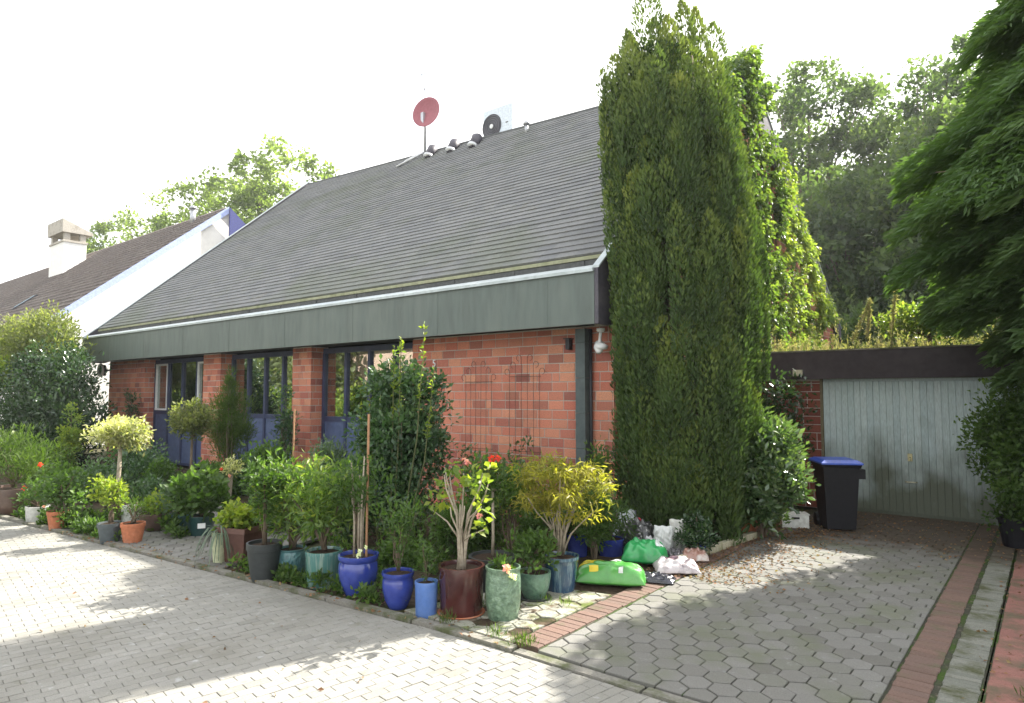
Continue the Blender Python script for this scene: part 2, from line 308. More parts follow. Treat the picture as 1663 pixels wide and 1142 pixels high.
def shrub(name, label, cat, base, R, zc, K, n, L, W, m, r=None, up=.5, stem_n=8, stem_r=.014, group=None, droop=0, trunk=None, smat=None, zmin=.05, flowers=None, core=.5, outw=.8, rndw=.7, keep=None, parent=None, flat=1.0):
    """a whole plant: root, stems, foliage (and flowers)"""
    root = parent or thing(name, label, cat, base, 0, group)
    c = ell(K, R, zc, zmin=zmin); rr = np.full(K, r if r else min(R)*.42)*RNG.uniform(.6, 1.2, K)
    P, D, q = blob_pts(c, rr, n, up=up, core=core, outw=outw, rndw=rndw, flat=flat)
    k = P[:, 2] > .01
    if keep is not None: k &= keep(P + np.array(base)[None, :])
    sb = MB()
    if trunk:
        tz, tr = trunk; sb.tube([(0, 0, parent and PZ[0] or 0), (tr*.8, -tr*.5, tz*.5), (-tr*.3, tr*.4, tz)], [tr*1.15, tr, tr*.9], 8)
        stems(sb, (-tr*.3, tr*.4, tz*.97), c[:stem_n], tr*.6, tr*.15)
    else: stems(sb, (0, 0, parent and PZ[0] or 0), c[:stem_n], stem_r, stem_r*.35)
    s = sb.build('trunk' if trunk and cat == 'tree' else 'stem', smat or M_bark, root, smooth=True)
    leaves('foliage' if cat != 'tree' else 'crown', P[k], D[k], L, W, m, root, q[k], droop=droop)
    if flowers:
        for (fp, fr, fm) in flowers:
            u = nrm(RNG.normal(size=(26, 3))); leaves('flower', np.array([fp]) + u*fr*.15, u, fr*.55, .9, LM[fm], root)
    return root
PZ = [0.0]

# ------------------------------------------------------------------ setting: ground, road, driveway
gm = MB(); gm.add([(-150,-60,-.05),(80,-60,-.05),(80,150,-.05),(-150,150,-.05)], [(0,1,2,3)])
M_ground = mat('rough_ground', (.06,.065,.035), .95, .1, noise=[(.5,(.09,.08,.05),.45,.65)], bump=.6, bscale=8)
tag(gm.build('ground', M_ground), kind='structure')
flat = lambda u, v, h: (u, v, h)
KY = 3.78                                               # line of the kerb
def ky(x): return KY + .085*min(0.0, x+3.8)
ra = rad(-9); ca, sa = math.cos(ra), math.sin(ra)
def road():
    mb = MB(); area = [(-19, -1.2), (3.2, -1.2), (3.2, KY-.06), (-3.8, KY-.06), (-19, ky(-19)-.06)]
    # rows run away from the viewer (v), pavers 20 x 10 cm in running bond
    PW, PL_ = .078, .156
    for i in range(-320, 80):
        off = (i % 2)*PL_/2
        for j in range(-40, 54):
            u0, v0 = i*PW, j*PL_ + off
            if random.random() < .0: continue
            q = [(u0, v0), (u0+PW-.003, v0), (u0+PW-.003, v0+PL_-.003), (u0, v0+PL_-.003)]
            q = [(u*ca - v*sa, u*sa + v*ca) for u, v in q]
            cx, cy = q[0]
            if not (-19.4 < cx < 3.5 and -1.6 < cy < KY+.3): continue
            q = clip(q, area)
            if q: mb.tile(q, -.03, random.gauss(0, .001)+.003*math.sin(cx*1.9+cy)*math.sin(cy*2.3-cx*.7), flat, min(1, max(0, random.gauss(.5, .25))), .0035, .012)
    tag(mb.build('road', M_conc), kind='structure')
    j = MB(); j.add([(-60,-30,-.009),(30,-30,-.009),(30,KY-.05,-.009),(-3.8,KY-.05,-.009),(-60,ky(-60)-.05,-.009)], [(0,1,2,3,4)])
    tag(j.build('road_bed', M_jroad), kind='structure')
road()
def hexfield(name, area, m, s=.103, rot=0.0, ztop=.02, skip=0.0, bed=True, bedm=None, tilt=.02):
    mb = MB(); xs = [p[0] for p in area]; ys = [p[1] for p in area]; w = s*math.sqrt(3)
    for i in range(int((max(xs)-min(xs))/w)+3):
        for j in range(int((max(ys)-min(ys))/(1.5*s))+3):
            if random.random() < skip: continue
            cx = min(xs)-w+i*w+(j % 2)*w/2; cy = min(ys)-s+j*1.5*s
            q = [(cx+(s-.005)*math.sin(math.pi/3*k), cy+(s-.005)*math.cos(math.pi/3*k)) for k in range(6)][::-1]
            q = clip(q, area)
            if q: mb.tile(q, ztop-.03, ztop+random.gauss(0, .0016)+.004*math.sin(cx*2.1+cy)*math.sin(cy*1.7), flat, min(1, max(0, random.gauss(.5, .28))), .0055, tilt)
    tag(mb.build(name, m), kind='structure')
    if bed:
        b = MB(); b.add([(x, y, ztop-.011) for x, y in area], [tuple(range(len(area)))]); tag(b.build(name+'_bed', bedm or M_joint), kind='structure')
hexfield('driveway', [(-2.86, KY+.06), (-.86, KY+.06), (-.86, 11.35), (-2.86, 11.35)], M_hex)
hexfield('mossy_path', [(-4.25, KY+.08), (-3.13, KY+.08), (-3.13, 5.3), (-3.9, 5.1)], M_mossyhex, tilt=.04, skip=.1, bedm=M_soil)
hexfield('entrance_path', [(-10.6, ky(-10.6)+.05), (-6.7, ky(-6.7)+.05), (-7.2, 5.2), (-10.6, 5.6)], M_hex, tilt=.01)
def course(name, x0, x1, y0, y1, m, w=.1, horizontal=True):
    mb = MB(); n = int((y1-y0)/w)
    for k in range(n):
        yy = y0+k*w; jx = random.uniform(-.004, .004)
        mb.tile([(x0+jx, yy+.003), (x1+jx, yy+.003), (x1+jx, yy+w-.003), (x0+jx, yy+w-.003)], -.02, .02+random.gauss(0, .0015), flat, random.random(), .006, .015)
    tag(mb.build(name, m), kind='structure')
    b = MB(); b.add([(x0-.02, y0, .009), (x1+.02, y0, .009), (x1+.02, y1, .009), (x0-.02, y1, .009)], [(0,1,2,3)]); tag(b.build(name+'_bed', M_joint), kind='structure')
course('red_brick_border', -3.10, -2.89, KY+.1, 9.8, M_redp, .08)
course('red_brick_strip', -.84, -.64, 3.2+.6, 11.3, M_redp, .08)
course('gutter_strip', -.60, -.41, 3.8, 11.3, M_gut, .06)
course('bright_red_strip', -.38, -.16, 3.8, 11.3, M_redp2, .2)
# kerb: low concrete edging between road and beds
kb = MB(); x = -19.0
while x < 3.0:
    l = .98; x2 = min(x+l, 3); kb.tile([(x, ky(x)-.045), (x2, ky(x2)-.045), (x2, ky(x2)+.035), (x, ky(x)+.035)], -.05, .028 if x < -3 else .012, flat, random.random(), .01, .004); x += 1.0
tag(kb.build('kerb', M_kerb), kind='structure')
# planting beds with an uneven earth surface
def bed(name, poly, z=.012, res=.18, amp=.03):
    xs = [p[0] for p in poly]; ys = [p[1] for p in poly]; mb = MB(); kf = min(ys) < 3.9
    YY = lambda x_, f_: (lambda y0: y0+(max(ys)-y0)*f_)(ky(x_)+.04 if kf else min(ys)); nx = int((max(xs)-min(xs))/res)+1; ny = int((max(ys)-min(ys))/res)+1
    hh = {}
    def H(i, j):
        if (i, j) not in hh: hh[(i, j)] = z + random.uniform(0, amp)*(0 if i in (0, nx) or j in (0, ny) else 1)
        return hh[(i, j)]
    for i in range(nx):
        for j in range(ny):
            a = [(min(xs)+(max(xs)-min(xs))*(i+p)/nx, YY(min(xs)+(max(xs)-min(xs))*(i+p)/nx, (j+q)/ny), H(i+p, j+q)) for p, q in ((0,0),(1,0),(1,1),(0,1))]
            mb.add(a, [(0,1,2,3)])
    tag(mb.build(name, M_soil, smooth=True), kind='structure')
bed('planting_bed', [(-6.7, KY+.04), (-4.25, KY+.04), (-4.25, 7.7), (-6.7, 7.7)], .0)
bed('planting_bed', [(-4.25, 5.15), (-3.12, 5.15), (-3.12, 10.9), (-4.25, 10.9)], -.005)
bed('planting_bed', [(-20.9, 5.3), (-6.7, 5.3), (-6.7, 7.7), (-20.9, 7.7)], -.002)
bed('planting_bed', [(-20.9, KY+.04), (-10.6, KY+.04), (-10.6, 5.3), (-20.9, 5.3)], -.004)
bed('planting_bed', [(-.15, 3.8), (3.5, 3.8), (3.5, 11.2), (-.15, 11.2)], .004)

# ------------------------------------------------------------------ the brick house
HX0, HX1, WY = -21.0, -4.5, 7.74
RS = .86; EY, EZ = 7.56, 3.66
def rz(y): return EZ + RS*(y-EY)
RIDGE = [(-21.4, 14.5), (-4.45, 12.75)]
house = thing('brick_house', 'brick bungalow with steep grey roof, green metal fascia and blue windows', 'house', (HX1, WY, 0))
def hb(mb, name, m, parent=house, smooth=False):      # world coordinates, parented under the house
    o = mb.build(name, m, parent, smooth)
    if parent is house: o.location = (-HX1, -WY, 0)
    return o
def brickwall(area_uv, mp, rndshift=0, bw=.262, bh=.131):
    mb = MB(); us = [p[0] for p in area_uv]; vs = [p[1] for p in area_uv]; w = bw; h = bh
    j0 = int(math.floor(min(vs)/h)); j1 = int(math.ceil(max(vs)/h))
    for j in range(j0, j1):
        off = [0, .5, .25, .75, .5][j % 5]*w; u = math.floor(min(us)/w)*w - w + off
        while u < max(us):
            l = w*(random.choice([1, 1, 1, 1, .5]))
            q = clip([(u+.0065, j*h+.0065), (u+l-.0065, j*h+.0065), (u+l-.0065, (j+1)*h-.0065), (u+.0065, (j+1)*h-.0065)], area_uv)
            if q: mb.tile(q, -.01, .006+random.gauss(0, .0008), mp, random.random(), .003, .003)
            u += l
    return mb
front = lambda y: (lambda u, v, h: (u, y-h, v))
sideR = lambda x: (lambda u, v, h: (x+h, u, v))
sideL = lambda x: (lambda u, v, h: (x-h, -u, v))
# mortar cores (solid walls) and brick skins
PILL = [(-20.98, -18.68), (-15.53, -14.73), (-11.88, -11.25), (-8.37, -4.5)]
core = MB(); skin = MB()
WT = 2.72
for a, b in PILL:
    core.box((a+.008, WY+.008, 0), (b-.008, WY+.40, WT)); hb(core, 'wall_core', M_mort); core = MB(); skin = MB()
    w = brickwall([(a, 0), (b, 0), (b, WT-.02), (a, WT-.02)], front(WY+.006)); skin.add(w.v, w.f); skin.r[-len(w.f):] = w.r
    if b < -5:
        w = brickwall([(WY, 0), (WY+.36, 0), (WY+.36, WT-.02), (WY, WT-.02)], sideR(b-.006)); skin.add(w.v, w.f); skin.r[-len(w.f):] = w.r
    w = brickwall([(-WY-.36, 0), (-WY, 0), (-WY, WT-.02), (-WY-.36, WT-.02)], sideL(a+.006)); skin.add(w.v, w.f); skin.r[-len(w.f):] = w.r
    hb(skin, 'brick_wall' if b > -5 else 'brick_pillar', M_brick); skin = MB()
# gable wall on the right
def gabpoly(c=0.0): return [(WY+c, 0), (19.3, 0), (19.3, 3.7), (12.8, 7.95), (WY+c, rz(WY)-.12)]
mp = sideR(HX1-.006); g = brickwall(gabpoly(), mp); skin.add(g.v, g.f); skin.r[-len(g.f):] = g.r
core.prism(gabpoly(.009), -.30, -.008, sideR(HX1)); hb(core, 'wall_core', M_mort); core = MB()
core.prism([(WY+.4, 0), (19.3, 0), (19.3, 3.7), (14.3, 8.6), (WY+.4, rz(WY)-.12)], 0, .3, sideR(HX0)); hb(core, 'wall_core', M_mort); core = MB()
core.box((HX0+.31, 19.0, 0), (HX1-.31, 19.29, 3.7))
hb(core, 'wall_core', M_mort); hb(skin, 'brick_wall', M_brick)
# lintel band above the windows (hidden behind the fascia), room, ceiling
rm = MB(); rm.box((HX0+.35, WY+.42, .02), (HX1-.35, WY+.44, .05)); rm.box((HX0+.35, 11.5, .05), (HX1-.35, 11.6, 2.7)); rm.box((HX0+.35, WY+.42, 2.73), (HX1-.35, 11.6, 2.78)); rm.box((HX0+.35, WY+.45, .0), (HX1-.35, 11.49, .018))
hb(rm, 'interior', M_room)
bl = MB()
WIN = [(-18.66, -15.55, 'a'), (-14.71, -11.90, 'b'), (-11.23, -8.39, 'c')]
WYF = WY+.26
for k, (a, b, t) in enumerate(WIN):
    f = MB(); e = .07; n = 4; pw = (b-a-e)/n; z0, zr, z1 = .08, 1.32, 2.66
    f.box((a, WYF, .02), (b, WYF+.07, z0)); f.box((a, WYF, z1-.07), (b, WYF+.07, z1+.03)); f.box((a+.001, WYF-.002, zr-.05), (b-.001, WYF+.068, zr+.04))
    for i in range(n+1):
        xx = a+i*pw; f.box((xx, WYF-.012-.001*i, z0), (xx+e, WYF+.06, z1-.071))
    fr = hb(f, 'window', M_frame)
    for i in range(n):
        x0, x1 = a+i*pw+e, a+(i+1)*pw
        p = MB(); p.box((x0, WYF+.03, zr+.04), (x1, WYF+.036, z1-.07)); p.build('pane', M_glass, fr)
        d = MB(); d.box((x0, WYF+.015, z0), (x1, WYF+.045, zr-.05)); d.build('panel', M_panel, fr)
        if t == 'a' and i in (0, 3):                    # white inner casements of the left bay
            wv = MB(); q = .045
            wv.box((x0+.01, WYF-.02, zr+.05), (x1-.01, WYF+.028, zr+.05+q)); wv.box((x0+.01, WYF-.02, z1-.08-q), (x1-.01, WYF+.028, z1-.08))
            wv.box((x0+.01, WYF-.018, zr+.05+q), (x0+.01+q, WYF+.027, z1-.08-q)); wv.box((x1-.01-q, WYF-.018, zr+.05+q), (x1-.01, WYF+.027, z1-.08-q))
            wv.build('casement', M_white, fr)
        if t != 'a': bl2 = MB(); bl2.box((x0, WYF+.09, z1-.32), (x1, WYF+.1, z1-.08)); bl2.build('blind', M_blind, fr)
# fascia box, cap, upstand, eave strip
FY, FX0, FX1 = 7.2, -21.45, -4.46
fa = MB(); fa.box((FX0, FY, 2.68), (FX1, FY+.05, 3.36)); [fa.box((xx_, FY-.004, 2.685), (xx_+.012, FY-.0005, 3.34)) for xx_ in np.arange(FX0+1.9, FX1-.5, 2.05)]; hb(fa, 'fascia', M_fascia)
sf = MB(); sf.box((FX0+.02, FY+.052, 2.735), (FX1-.02, WY+.5, 2.775)); hb(sf, 'soffit', M_upst)
cp = MB()
x = FX0
while x < FX1-.1:
    x1 = min(x+2.1, FX1); cp.add([(x,FY-.03,3.345),(x1,FY-.03,3.345),(x1,FY+.12,3.41),(x,FY+.12,3.41),(x,FY-.03,3.385),(x1-.006,FY-.03,3.385),(x1-.006,FY+.12,3.455),(x,FY+.12,3.455)],
        [(0,3,2,1),(4,5,6,7),(0,1,5,4),(1,2,6,5),(2,3,7,6),(3,0,4,7)]); x = x1
hb(cp, 'fascia_cap', M_cap)
us = MB(); us.box((FX0+.1, FY+.34, 3.05), (FX1-.02, FY+.36, 3.58)); us.box((FX0+.1, FY+.051, 3.05), (FX1-.02, FY+.339, 3.1))
x = FX0+1.0
while x < FX1: us.box((x, FY+.325, 3.06), (x+.035, FY+.339, 3.575)); x += 1.2
hb(us, 'gutter', M_upst)
es = MB(); es.box((FX0+.12, FY+.325, 3.585), (FX1-.03, FY+.40, 3.635)); hb(es, 'eave_strip', M_eavestrip)
# roof: courses of shingles as real stepped tiles, laid in the roof plane
cs = math.sqrt(1+RS*RS)
def rmap(u, v, h): return (u, EY + v/cs - h*RS/cs, EZ + RS*v/cs + h/cs)
def ridge_v(xx): f = (xx-RIDGE[0][0])/(RIDGE[1][0]-RIDGE[0][0]); return (RIDGE[0][1]+(RIDGE[1][1]-RIDGE[0][1])*f-EY)*cs
rarea = [(RIDGE[0][0], 0), (RIDGE[1][0], 0), (RIDGE[1][0], ridge_v(RIDGE[1][0])), (RIDGE[0][0], ridge_v(RIDGE[0][0]))]
rf = MB(); ex = .165; rowc = []
for j in range(60):
    off = random.uniform(0, .33); u = RIDGE[0][0]-off; tone = random.uniform(-.16, .16); lip = random.uniform(.014, .022)
    while u < RIDGE[1][0]:
        l = .333; q = clip([(u+.0015, j*ex-.01), (u+l-.0015, j*ex-.01), (u+l-.0015, (j+1)*ex), (u+.0015, (j+1)*ex)], rarea)
        if len(q) >= 3:
            vs = [rmap(a, b, lip*(1-(b-j*ex)/ex)+.002) for a, b in q]; bot = [rmap(a, b, -.01) for a, b in q]; n = len(q)
            rf.add(vs+bot, [tuple(range(n))]+[(i, n+i, n+(i+1) % n, (i+1) % n) for i in range(n)], min(1, max(0, .5+tone+random.uniform(-.3, .3))))
        u += l
ro = hb(rf, 'roof', M_roof)
deck = MB(); deck.prism(rarea, -.16, -.012, rmap)
# back slope
RB = [(RIDGE[0][0], RIDGE[0][1]), (RIDGE[1][0], RIDGE[1][1])]
zb0, zb1 = rz(RB[0][1]), rz(RB[1][1])
bk = [(RB[0][0], RB[0][1]+.02, zb0), (RB[1][0], RB[1][1]+.02, zb1), (RB[1][0], 19.6, 3.55), (RB[0][0], 19.6, 3.55)]
deck.add(bk + [(a, b, c-.16) for a, b, c in bk], [(0,1,2,3),(7,6,5,4),(0,4,5,1),(1,5,6,2),(2,6,7,3),(3,7,4,0)])
hb(deck, 'roof_deck', M_upst)
rc = MB(); rc.tube([(RB[0][0], RB[0][1], zb0+.0), (RB[1][0], RB[1][1], zb1+.0)], .045, 8); hb(rc, 'ridge_cap', M_upst)
# verge boards: right gable and left end
def verge(x0, x1, pk_y, pk_z, name='verge_board'):
    top = [(FY+.001, 3.40), (WY+.02, 3.86), (pk_y, pk_z), (19.7, 3.55)]
    mb = MB(); T = [(FY+.001, 3.39), (WY+.02, 3.86), (pk_y, pk_z)]; B = [(FY+.001, 2.68), (WY+.62, 2.68+.02), (pk_y, pk_z-.85)]
    sec = lambda P, Q, R, S: mb.prism([P, Q, R, S], x0, x1, lambda u, v, h: (h, u, v))
    sec(B[0], (WY+.02, 2.68), T[1], T[0]); sec((WY+.021, 2.68), (WY+.6, 2.9), (WY+.6, T[1][1]+(.58)*(pk_z-3.86)/(pk_y-WY-.02)), T[1])
    s = (pk_z-3.86)/(pk_y-WY-.02); y1 = WY+.601
    sec((y1, 2.905+.4), (pk_y, pk_z-.75), (pk_y, pk_z), (y1, 3.86+.581*s))
    sec((pk_y+.001, pk_z-.75), (19.7, 3.2), (19.7, 3.55), (pk_y+.001, pk_z))
    hb(mb, name, M_verge)
    e = MB(); ex_ = lambda a, b: e.prism([(a[0], a[1]+.002), (b[0], b[1]+.002), (b[0], b[1]+.028), (a[0], a[1]+.028)], x0-.03, x1+.015, lambda u, v, h: (h, u, v))
    ex_(T[0], T[1]); ex_(T[1], T[2]); ex_((pk_y, pk_z), (19.72, 3.55)); hb(e, 'verge_trim', M_cap)
verge(-4.455, -4.40, 12.8, 8.40); verge(-21.49, -21.43, 14.5, 9.72)
# rear downpipe by the gable, seen beyond the ivy
# post at the front corner with thin pipe beside it
px = PL(945, 640, 1, WY-.12)[0]
post = MB(); zz = 0.0
for i in range(6):
    z1 = min(2.675, zz+(.47 if i else .6)); post.box((px-.075, WY-.16, zz+.004), (px+.075, WY-.03, z1)); zz = z1
hb(post, 'post', M_post)
pp = MB(); pp.tube([(px+.105, WY-.06, .02), (px+.105, WY-.06, 2.67)], .022, 10); hb(pp, 'downpipe', M_dmetal, smooth=True)
# house number
def text_mesh(s, size, depth):
    cu = bpy.data.curves.new('t', 'FONT'); cu.body = s; cu.size = size; cu.extrude = depth; ob = bpy.data.objects.new('t', cu); C.objects.link(ob)
    bpy.context.view_layer.update(); me = bpy.data.meshes.new_from_object(ob.evaluated_get(bpy.context.evaluated_depsgraph_get())); bpy.data.objects.remove(ob); return me
def text_obj(name, s, size, m, loc, rot, parent=None, depth=.004):
    me = text_mesh(s, size, depth); me.materials.clear(); me.materials.append(m); o = bpy.data.objects.new(name, me); C.objects.link(o)
    o.location = loc; o.rotation_euler = rot
    if parent: o.parent = parent
    return o
q = PL(703, 596, 1, WY); hn = text_obj('house_number', '5', .17, M_white, (q[0], WY-.015, q[2]), (rad(90), 0, 0)); tag(hn, 'small white number 5 mounted on the brick wall behind the camellia tip', 'house number')
# wall lamp, flood light, dark bracket, ring lamp
q = PL(967, 523, 1, FY+.25)
fl = thing('flood_light', 'white motion-sensor floodlight hanging under the fascia corner', 'lamp', (q[0], WY-.16, 2.66))
b = MB(); b.lathe([(.0, 0), (.055, -.0), (.06, -.03), (.04, -.05), (0, -.052)], n=16); b.build('mount', M_white, fl, True)
b = MB(); b.tube([(0, 0, -.04), (.0, -.02, -.13), (0.01, -.05, -.22)], [.022, .02, .025], 10); b.build('arm', M_white, fl, True)
b = MB(); b.tube([(-.02, 0, -.20), (.0, -.05, -.26), (.03, -.1, -.33)], [.06, .07, .03], 12)
b.lathe([(0, -.30), (.07, -.28), (.085, -.24), (.03, -.20), (0, -.2)], (.05, -.06, 0), 16); b.build('lamp_head', M_white, fl, True)
q = PL(927, 560, 1, WY)
b = MB(); b.box((q[0]-.03, WY-.09, q[2]-.07), (q[0]+.03, WY-.001, q[2]+.07)); b.box((q[0]-.05, WY-.12, q[2]+.07), (q[0]+.05, WY-.001, q[2]+.085)); tag(b.build('wall_lamp', M_dmetal), 'small black wall lamp on the bricks left of the corner post', 'lamp')
q = PL(172, 601, 1, 7.6); rl = thing('bulkhead_lamp', 'round white-rimmed lamp at the left end of the brick front', 'lamp', (HX0-.25, 7.66, q[2]))
b = MB(); b.tube([(.17*math.cos(a), -.06, .17*math.sin(a)) for a in np.linspace(0, 2*math.pi, 25)], .03, 8, cap=False); b.build('rim', M_white, rl, True)
b = MB(); b.tube([(0, .05, 0), (0, -.05, 0)], .16, 20); b.tube([(0, .05, 0), (.26, .12, 0)], .025, 8); b.build('lens', M_dmetal, rl)
# wrought iron trellises
def trellis(label, x0, z0, w, h, bars):
    t = thing('wall_trellis', label, 'trellis', (x0, WY-.05, z0), 0, 'wrought iron trellises on the brick wall')
    b = MB(); M_dm = mat('rusty_iron', (.13,.065,.045), .8, .3)
    for i in range(bars):
        xx = -w/2+w*i/(bars-1); hh = h - .25*abs(i-(bars-1)/2)/((bars-1)/2)
        b.tube([(xx, 0, 0), (xx, 0, hh)], .0035, 5)
        sgn = -1 if i < bars/2 else 1
        b.tube([(xx+sgn*.045*(1-math.cos(a)), 0, hh+.045*math.sin(a)) for a in np.linspace(0, math.pi*1.5, 9)], .004, 5)
    for z in (.22, h-.32): b.tube([(-w/2-.02, .006, z), (w/2+.02, .006, z)], .0045, 5)
    b.build('frame', M_dm, t)
q = PL(780, 745, 1, WY); trellis('wrought iron trellis nearer the camellia', q[0], .75, .52, 1.55, 6)
q = PL(855, 740, 1, WY); trellis('wrought iron trellis nearer the corner post', q[0], .75, .55, 1.62, 6)

# ------------------------------------------------------------------ roof furniture
def RP(x, y, h=0.0):       # photo point -> point on the front roof plane
    d = ray(x, y); # z - EZ = RS*(y-EY)
    t = (EZ + RS*(0-EY) - CH) / (d[2] - RS*d[1]); return _C + d*t
def ridge_at(xx):
    f = (xx-RIDGE[0][0])/(RIDGE[1][0]-RIDGE[0][0]); y = RIDGE[0][1]+(RIDGE[1][1]-RIDGE[0][1])*f; return Vector((xx, y, rz(y)))
p = RP(690, 252); m = thing('antenna_mast', 'tall thin antenna mast with a red satellite dish on the ridge', 'antenna', p)
s = MPP(p); b = MB(); b.tube([(0, 0, -.05), (0, 0, 145*s)], [.04, .028], 8); b.tube([(-9*s, 0, 137*s), (2*s, 0, 137*s)], .012, 6); b.tube([(-9*s, 0, 135.5*s), (-9*s, 0, 138.5*s)], .022, 6); b.tube([(0, -.02, 108*s), (0, -.02, 113*s)], .03, 8); b.build('mast', M_alu, m, True)
b = MB(); R0 = 25*s; prof = [(R0*i/6, .22*R0*((i/6)**2)) for i in range(7)]; prof2 = prof + [(R0*1.01, .22*R0+.01)] + [(r, z+.014) for r, z in prof[::-1]]
b.lathe([(max(r, .0001), z) for r, z in prof2], n=36)
d = b.build('satellite_dish', M_dish, m, True, loc=(12*s, -.10, 64*s)); d.rotation_euler = (rad(84), 0, rad(14))
b = MB(); b.box((2*s, -.22, 45*s), (8*s, -.08, 66*s)); b.tube([(0, 0, 60*s), (6*s, -.12, 60*s)], .03, 6); b.build('bracket', M_alu, m)
b = MB(); b.tube([(0, 0, .1), (-.35, -.25, -.12), (-.75, -.45, -.32)], .035, 8); b.tube([(-.1, -.03, .1), (-.55, -.2, -.07), (-.7, -.3, -.2)], .02, 6); b.build('cable', M_flash, m, True)
# air conditioner
p0 = PL(779, 224, 1, RIDGE[0][1]-.55); p = ridge_at(PL(803, 215, 1, 13.6)[0]); 
ac = thing('air_conditioner', 'white air conditioner unit with round fan standing behind the ridge', 'air conditioner', (p.x, p.y+.25, p.z+.08))
s = MPP(p); w = 62*s; h = 42*s
b = MB(); b.box((-w/2, 0, .0), (w/2, .35, h+.1)); b.build('casing', M_ac, ac)
b = MB(); 
for r_ in (.1, .16, .22, .28, .33): b.tube([(-w*.2+r_*math.cos(a), -.012, h*.45+r_*math.sin(a)) for a in np.linspace(0, 2*math.pi, 29)], .01, 5, cap=False)
b.build('grille', M_dmetal, ac)
b = MB(); b.tube([(-w*.2, -.001, h*.45), (-w*.2, -.006, h*.45)], .34, 28); b.build('fan_opening', mat('fan_grey', (.12,.12,.14), .6), ac)
b = MB(); b.tube([(-w*.2, -.006, h*.45), (-w*.2, -.03, h*.45)], .06, 16); b.build('hub', M_white, ac); b = MB(); b.box((w*.28, -.012, h*.42), (w*.36, -.001, h*.45)); b.build('badge', M_dmetal, ac)
# vent hoods near the ridge
for k, (x, y, lb) in enumerate([(705, 250, 'roof vent hood nearest the antenna mast'), (741, 241, 'middle one of the three roof vent hoods'), (777, 233, 'roof vent hood nearest the air conditioner')]):
    p = RP(x, y); v = thing('roof_vent', 'dark ' + lb, 'roof vent', p, rad(-12), 'roof vent hoods')
    b = MB(); b.tube([(.0, -.28, -.2), (0, -.12, .08), (-.05, .0, .2), (-.22, .02, .27)], [.16, .17, .17, .15], 14); b.build('hood', M_verge, v, True); v.scale = (.78, .78, .78)
    b = MB(); b.tube([(.0, -.27, -.2), (0, -.22, -.1)], [.20, .18], 14); b.build('collar', M_flash, v, True)
p = RP(855, 215); b = MB(); b.tube([(0, 0, -.05), (0, 0, .22)], .045, 10); b.lathe([(.0001, .2), (.09, .2), (.07, .27), (.0001, .29)], n=12); tag(b.build('vent_pipe', M_alu, None, True, loc=p), 'small single vent pipe on the roof right of the air conditioner', 'vent pipe')

# ------------------------------------------------------------------ ivy on the gable
iv = thing('climbing_ivy', 'yellow-green climbing vine covering the upper gable wall behind the yew', 'climbing plant', (-4.45, 13.2, 0))
PI_, DI_, QI_ = [], [], []
def ivypatch(n, f):
    c = []
    while len(c) < n:
        y = RNG.uniform(10.6, 18.6); z = RNG.uniform(.6, 8.75)
        if f(y, z): c.append((RNG.uniform(0, .16)+.04, y-13.2, z))
    return np.array(c)
def ivf(y, z):
    top = 8.35-.735*max(0, y-12.9) if y > 12.9 else 8.35-.91*(12.9-y)
    rv = 8.35-.735*(y-12.9)
    if z > top+(.22 if y < 13.6 else -.25): return False
    w = .5+.5*math.sin(y*3.1+z*1.7)*math.sin(z*2.3-y)
    if y > 14.6 and z < 4.6: return w > .08 + .10*(y-14.6)
    return y > 11.2
c = ivypatch(760, ivf); P, D, q = blob_pts(c, .15, 40, up=-.35, outw=.5, rndw=.6)
D[:, 0] = abs(D[:, 0])+.3; P[:, 0] = np.maximum(P[:, 0], .03)
leaves('foliage', P, D, .085, .8, LM['ivy'], iv, q*.75+.25*(P[:, 1] > 1.2), droop=.3)  # right-hand leaves shifted to lighter tones: the sunlit side put into the colour
c2 = np.array([(RNG.uniform(-.3, .2), RNG.uniform(-1.0, .6), 0) for _ in range(26)]); c2[:, 2] = 8.4-.5*abs(c2[:, 1]+.3)-.3*RNG.random(26)+.12
P, D, q = blob_pts(c2, .17, 46, up=-.1, rndw=.6); leaves('foliage', P, D, .085, .8, LM['ivy'], iv, q*.8, droop=.3)
b = MB()
for k in range(12):
    y0 = -1.5+k*.28; b.tube([(.04, y0, 0), (.05, y0+.15*math.sin(k), 2), (.05, y0*.8, 4), (.05, y0*.5+.1, 6.3)], [.03, .025, .018, .01], 6)
b.build('stem', M_bark, iv, True)

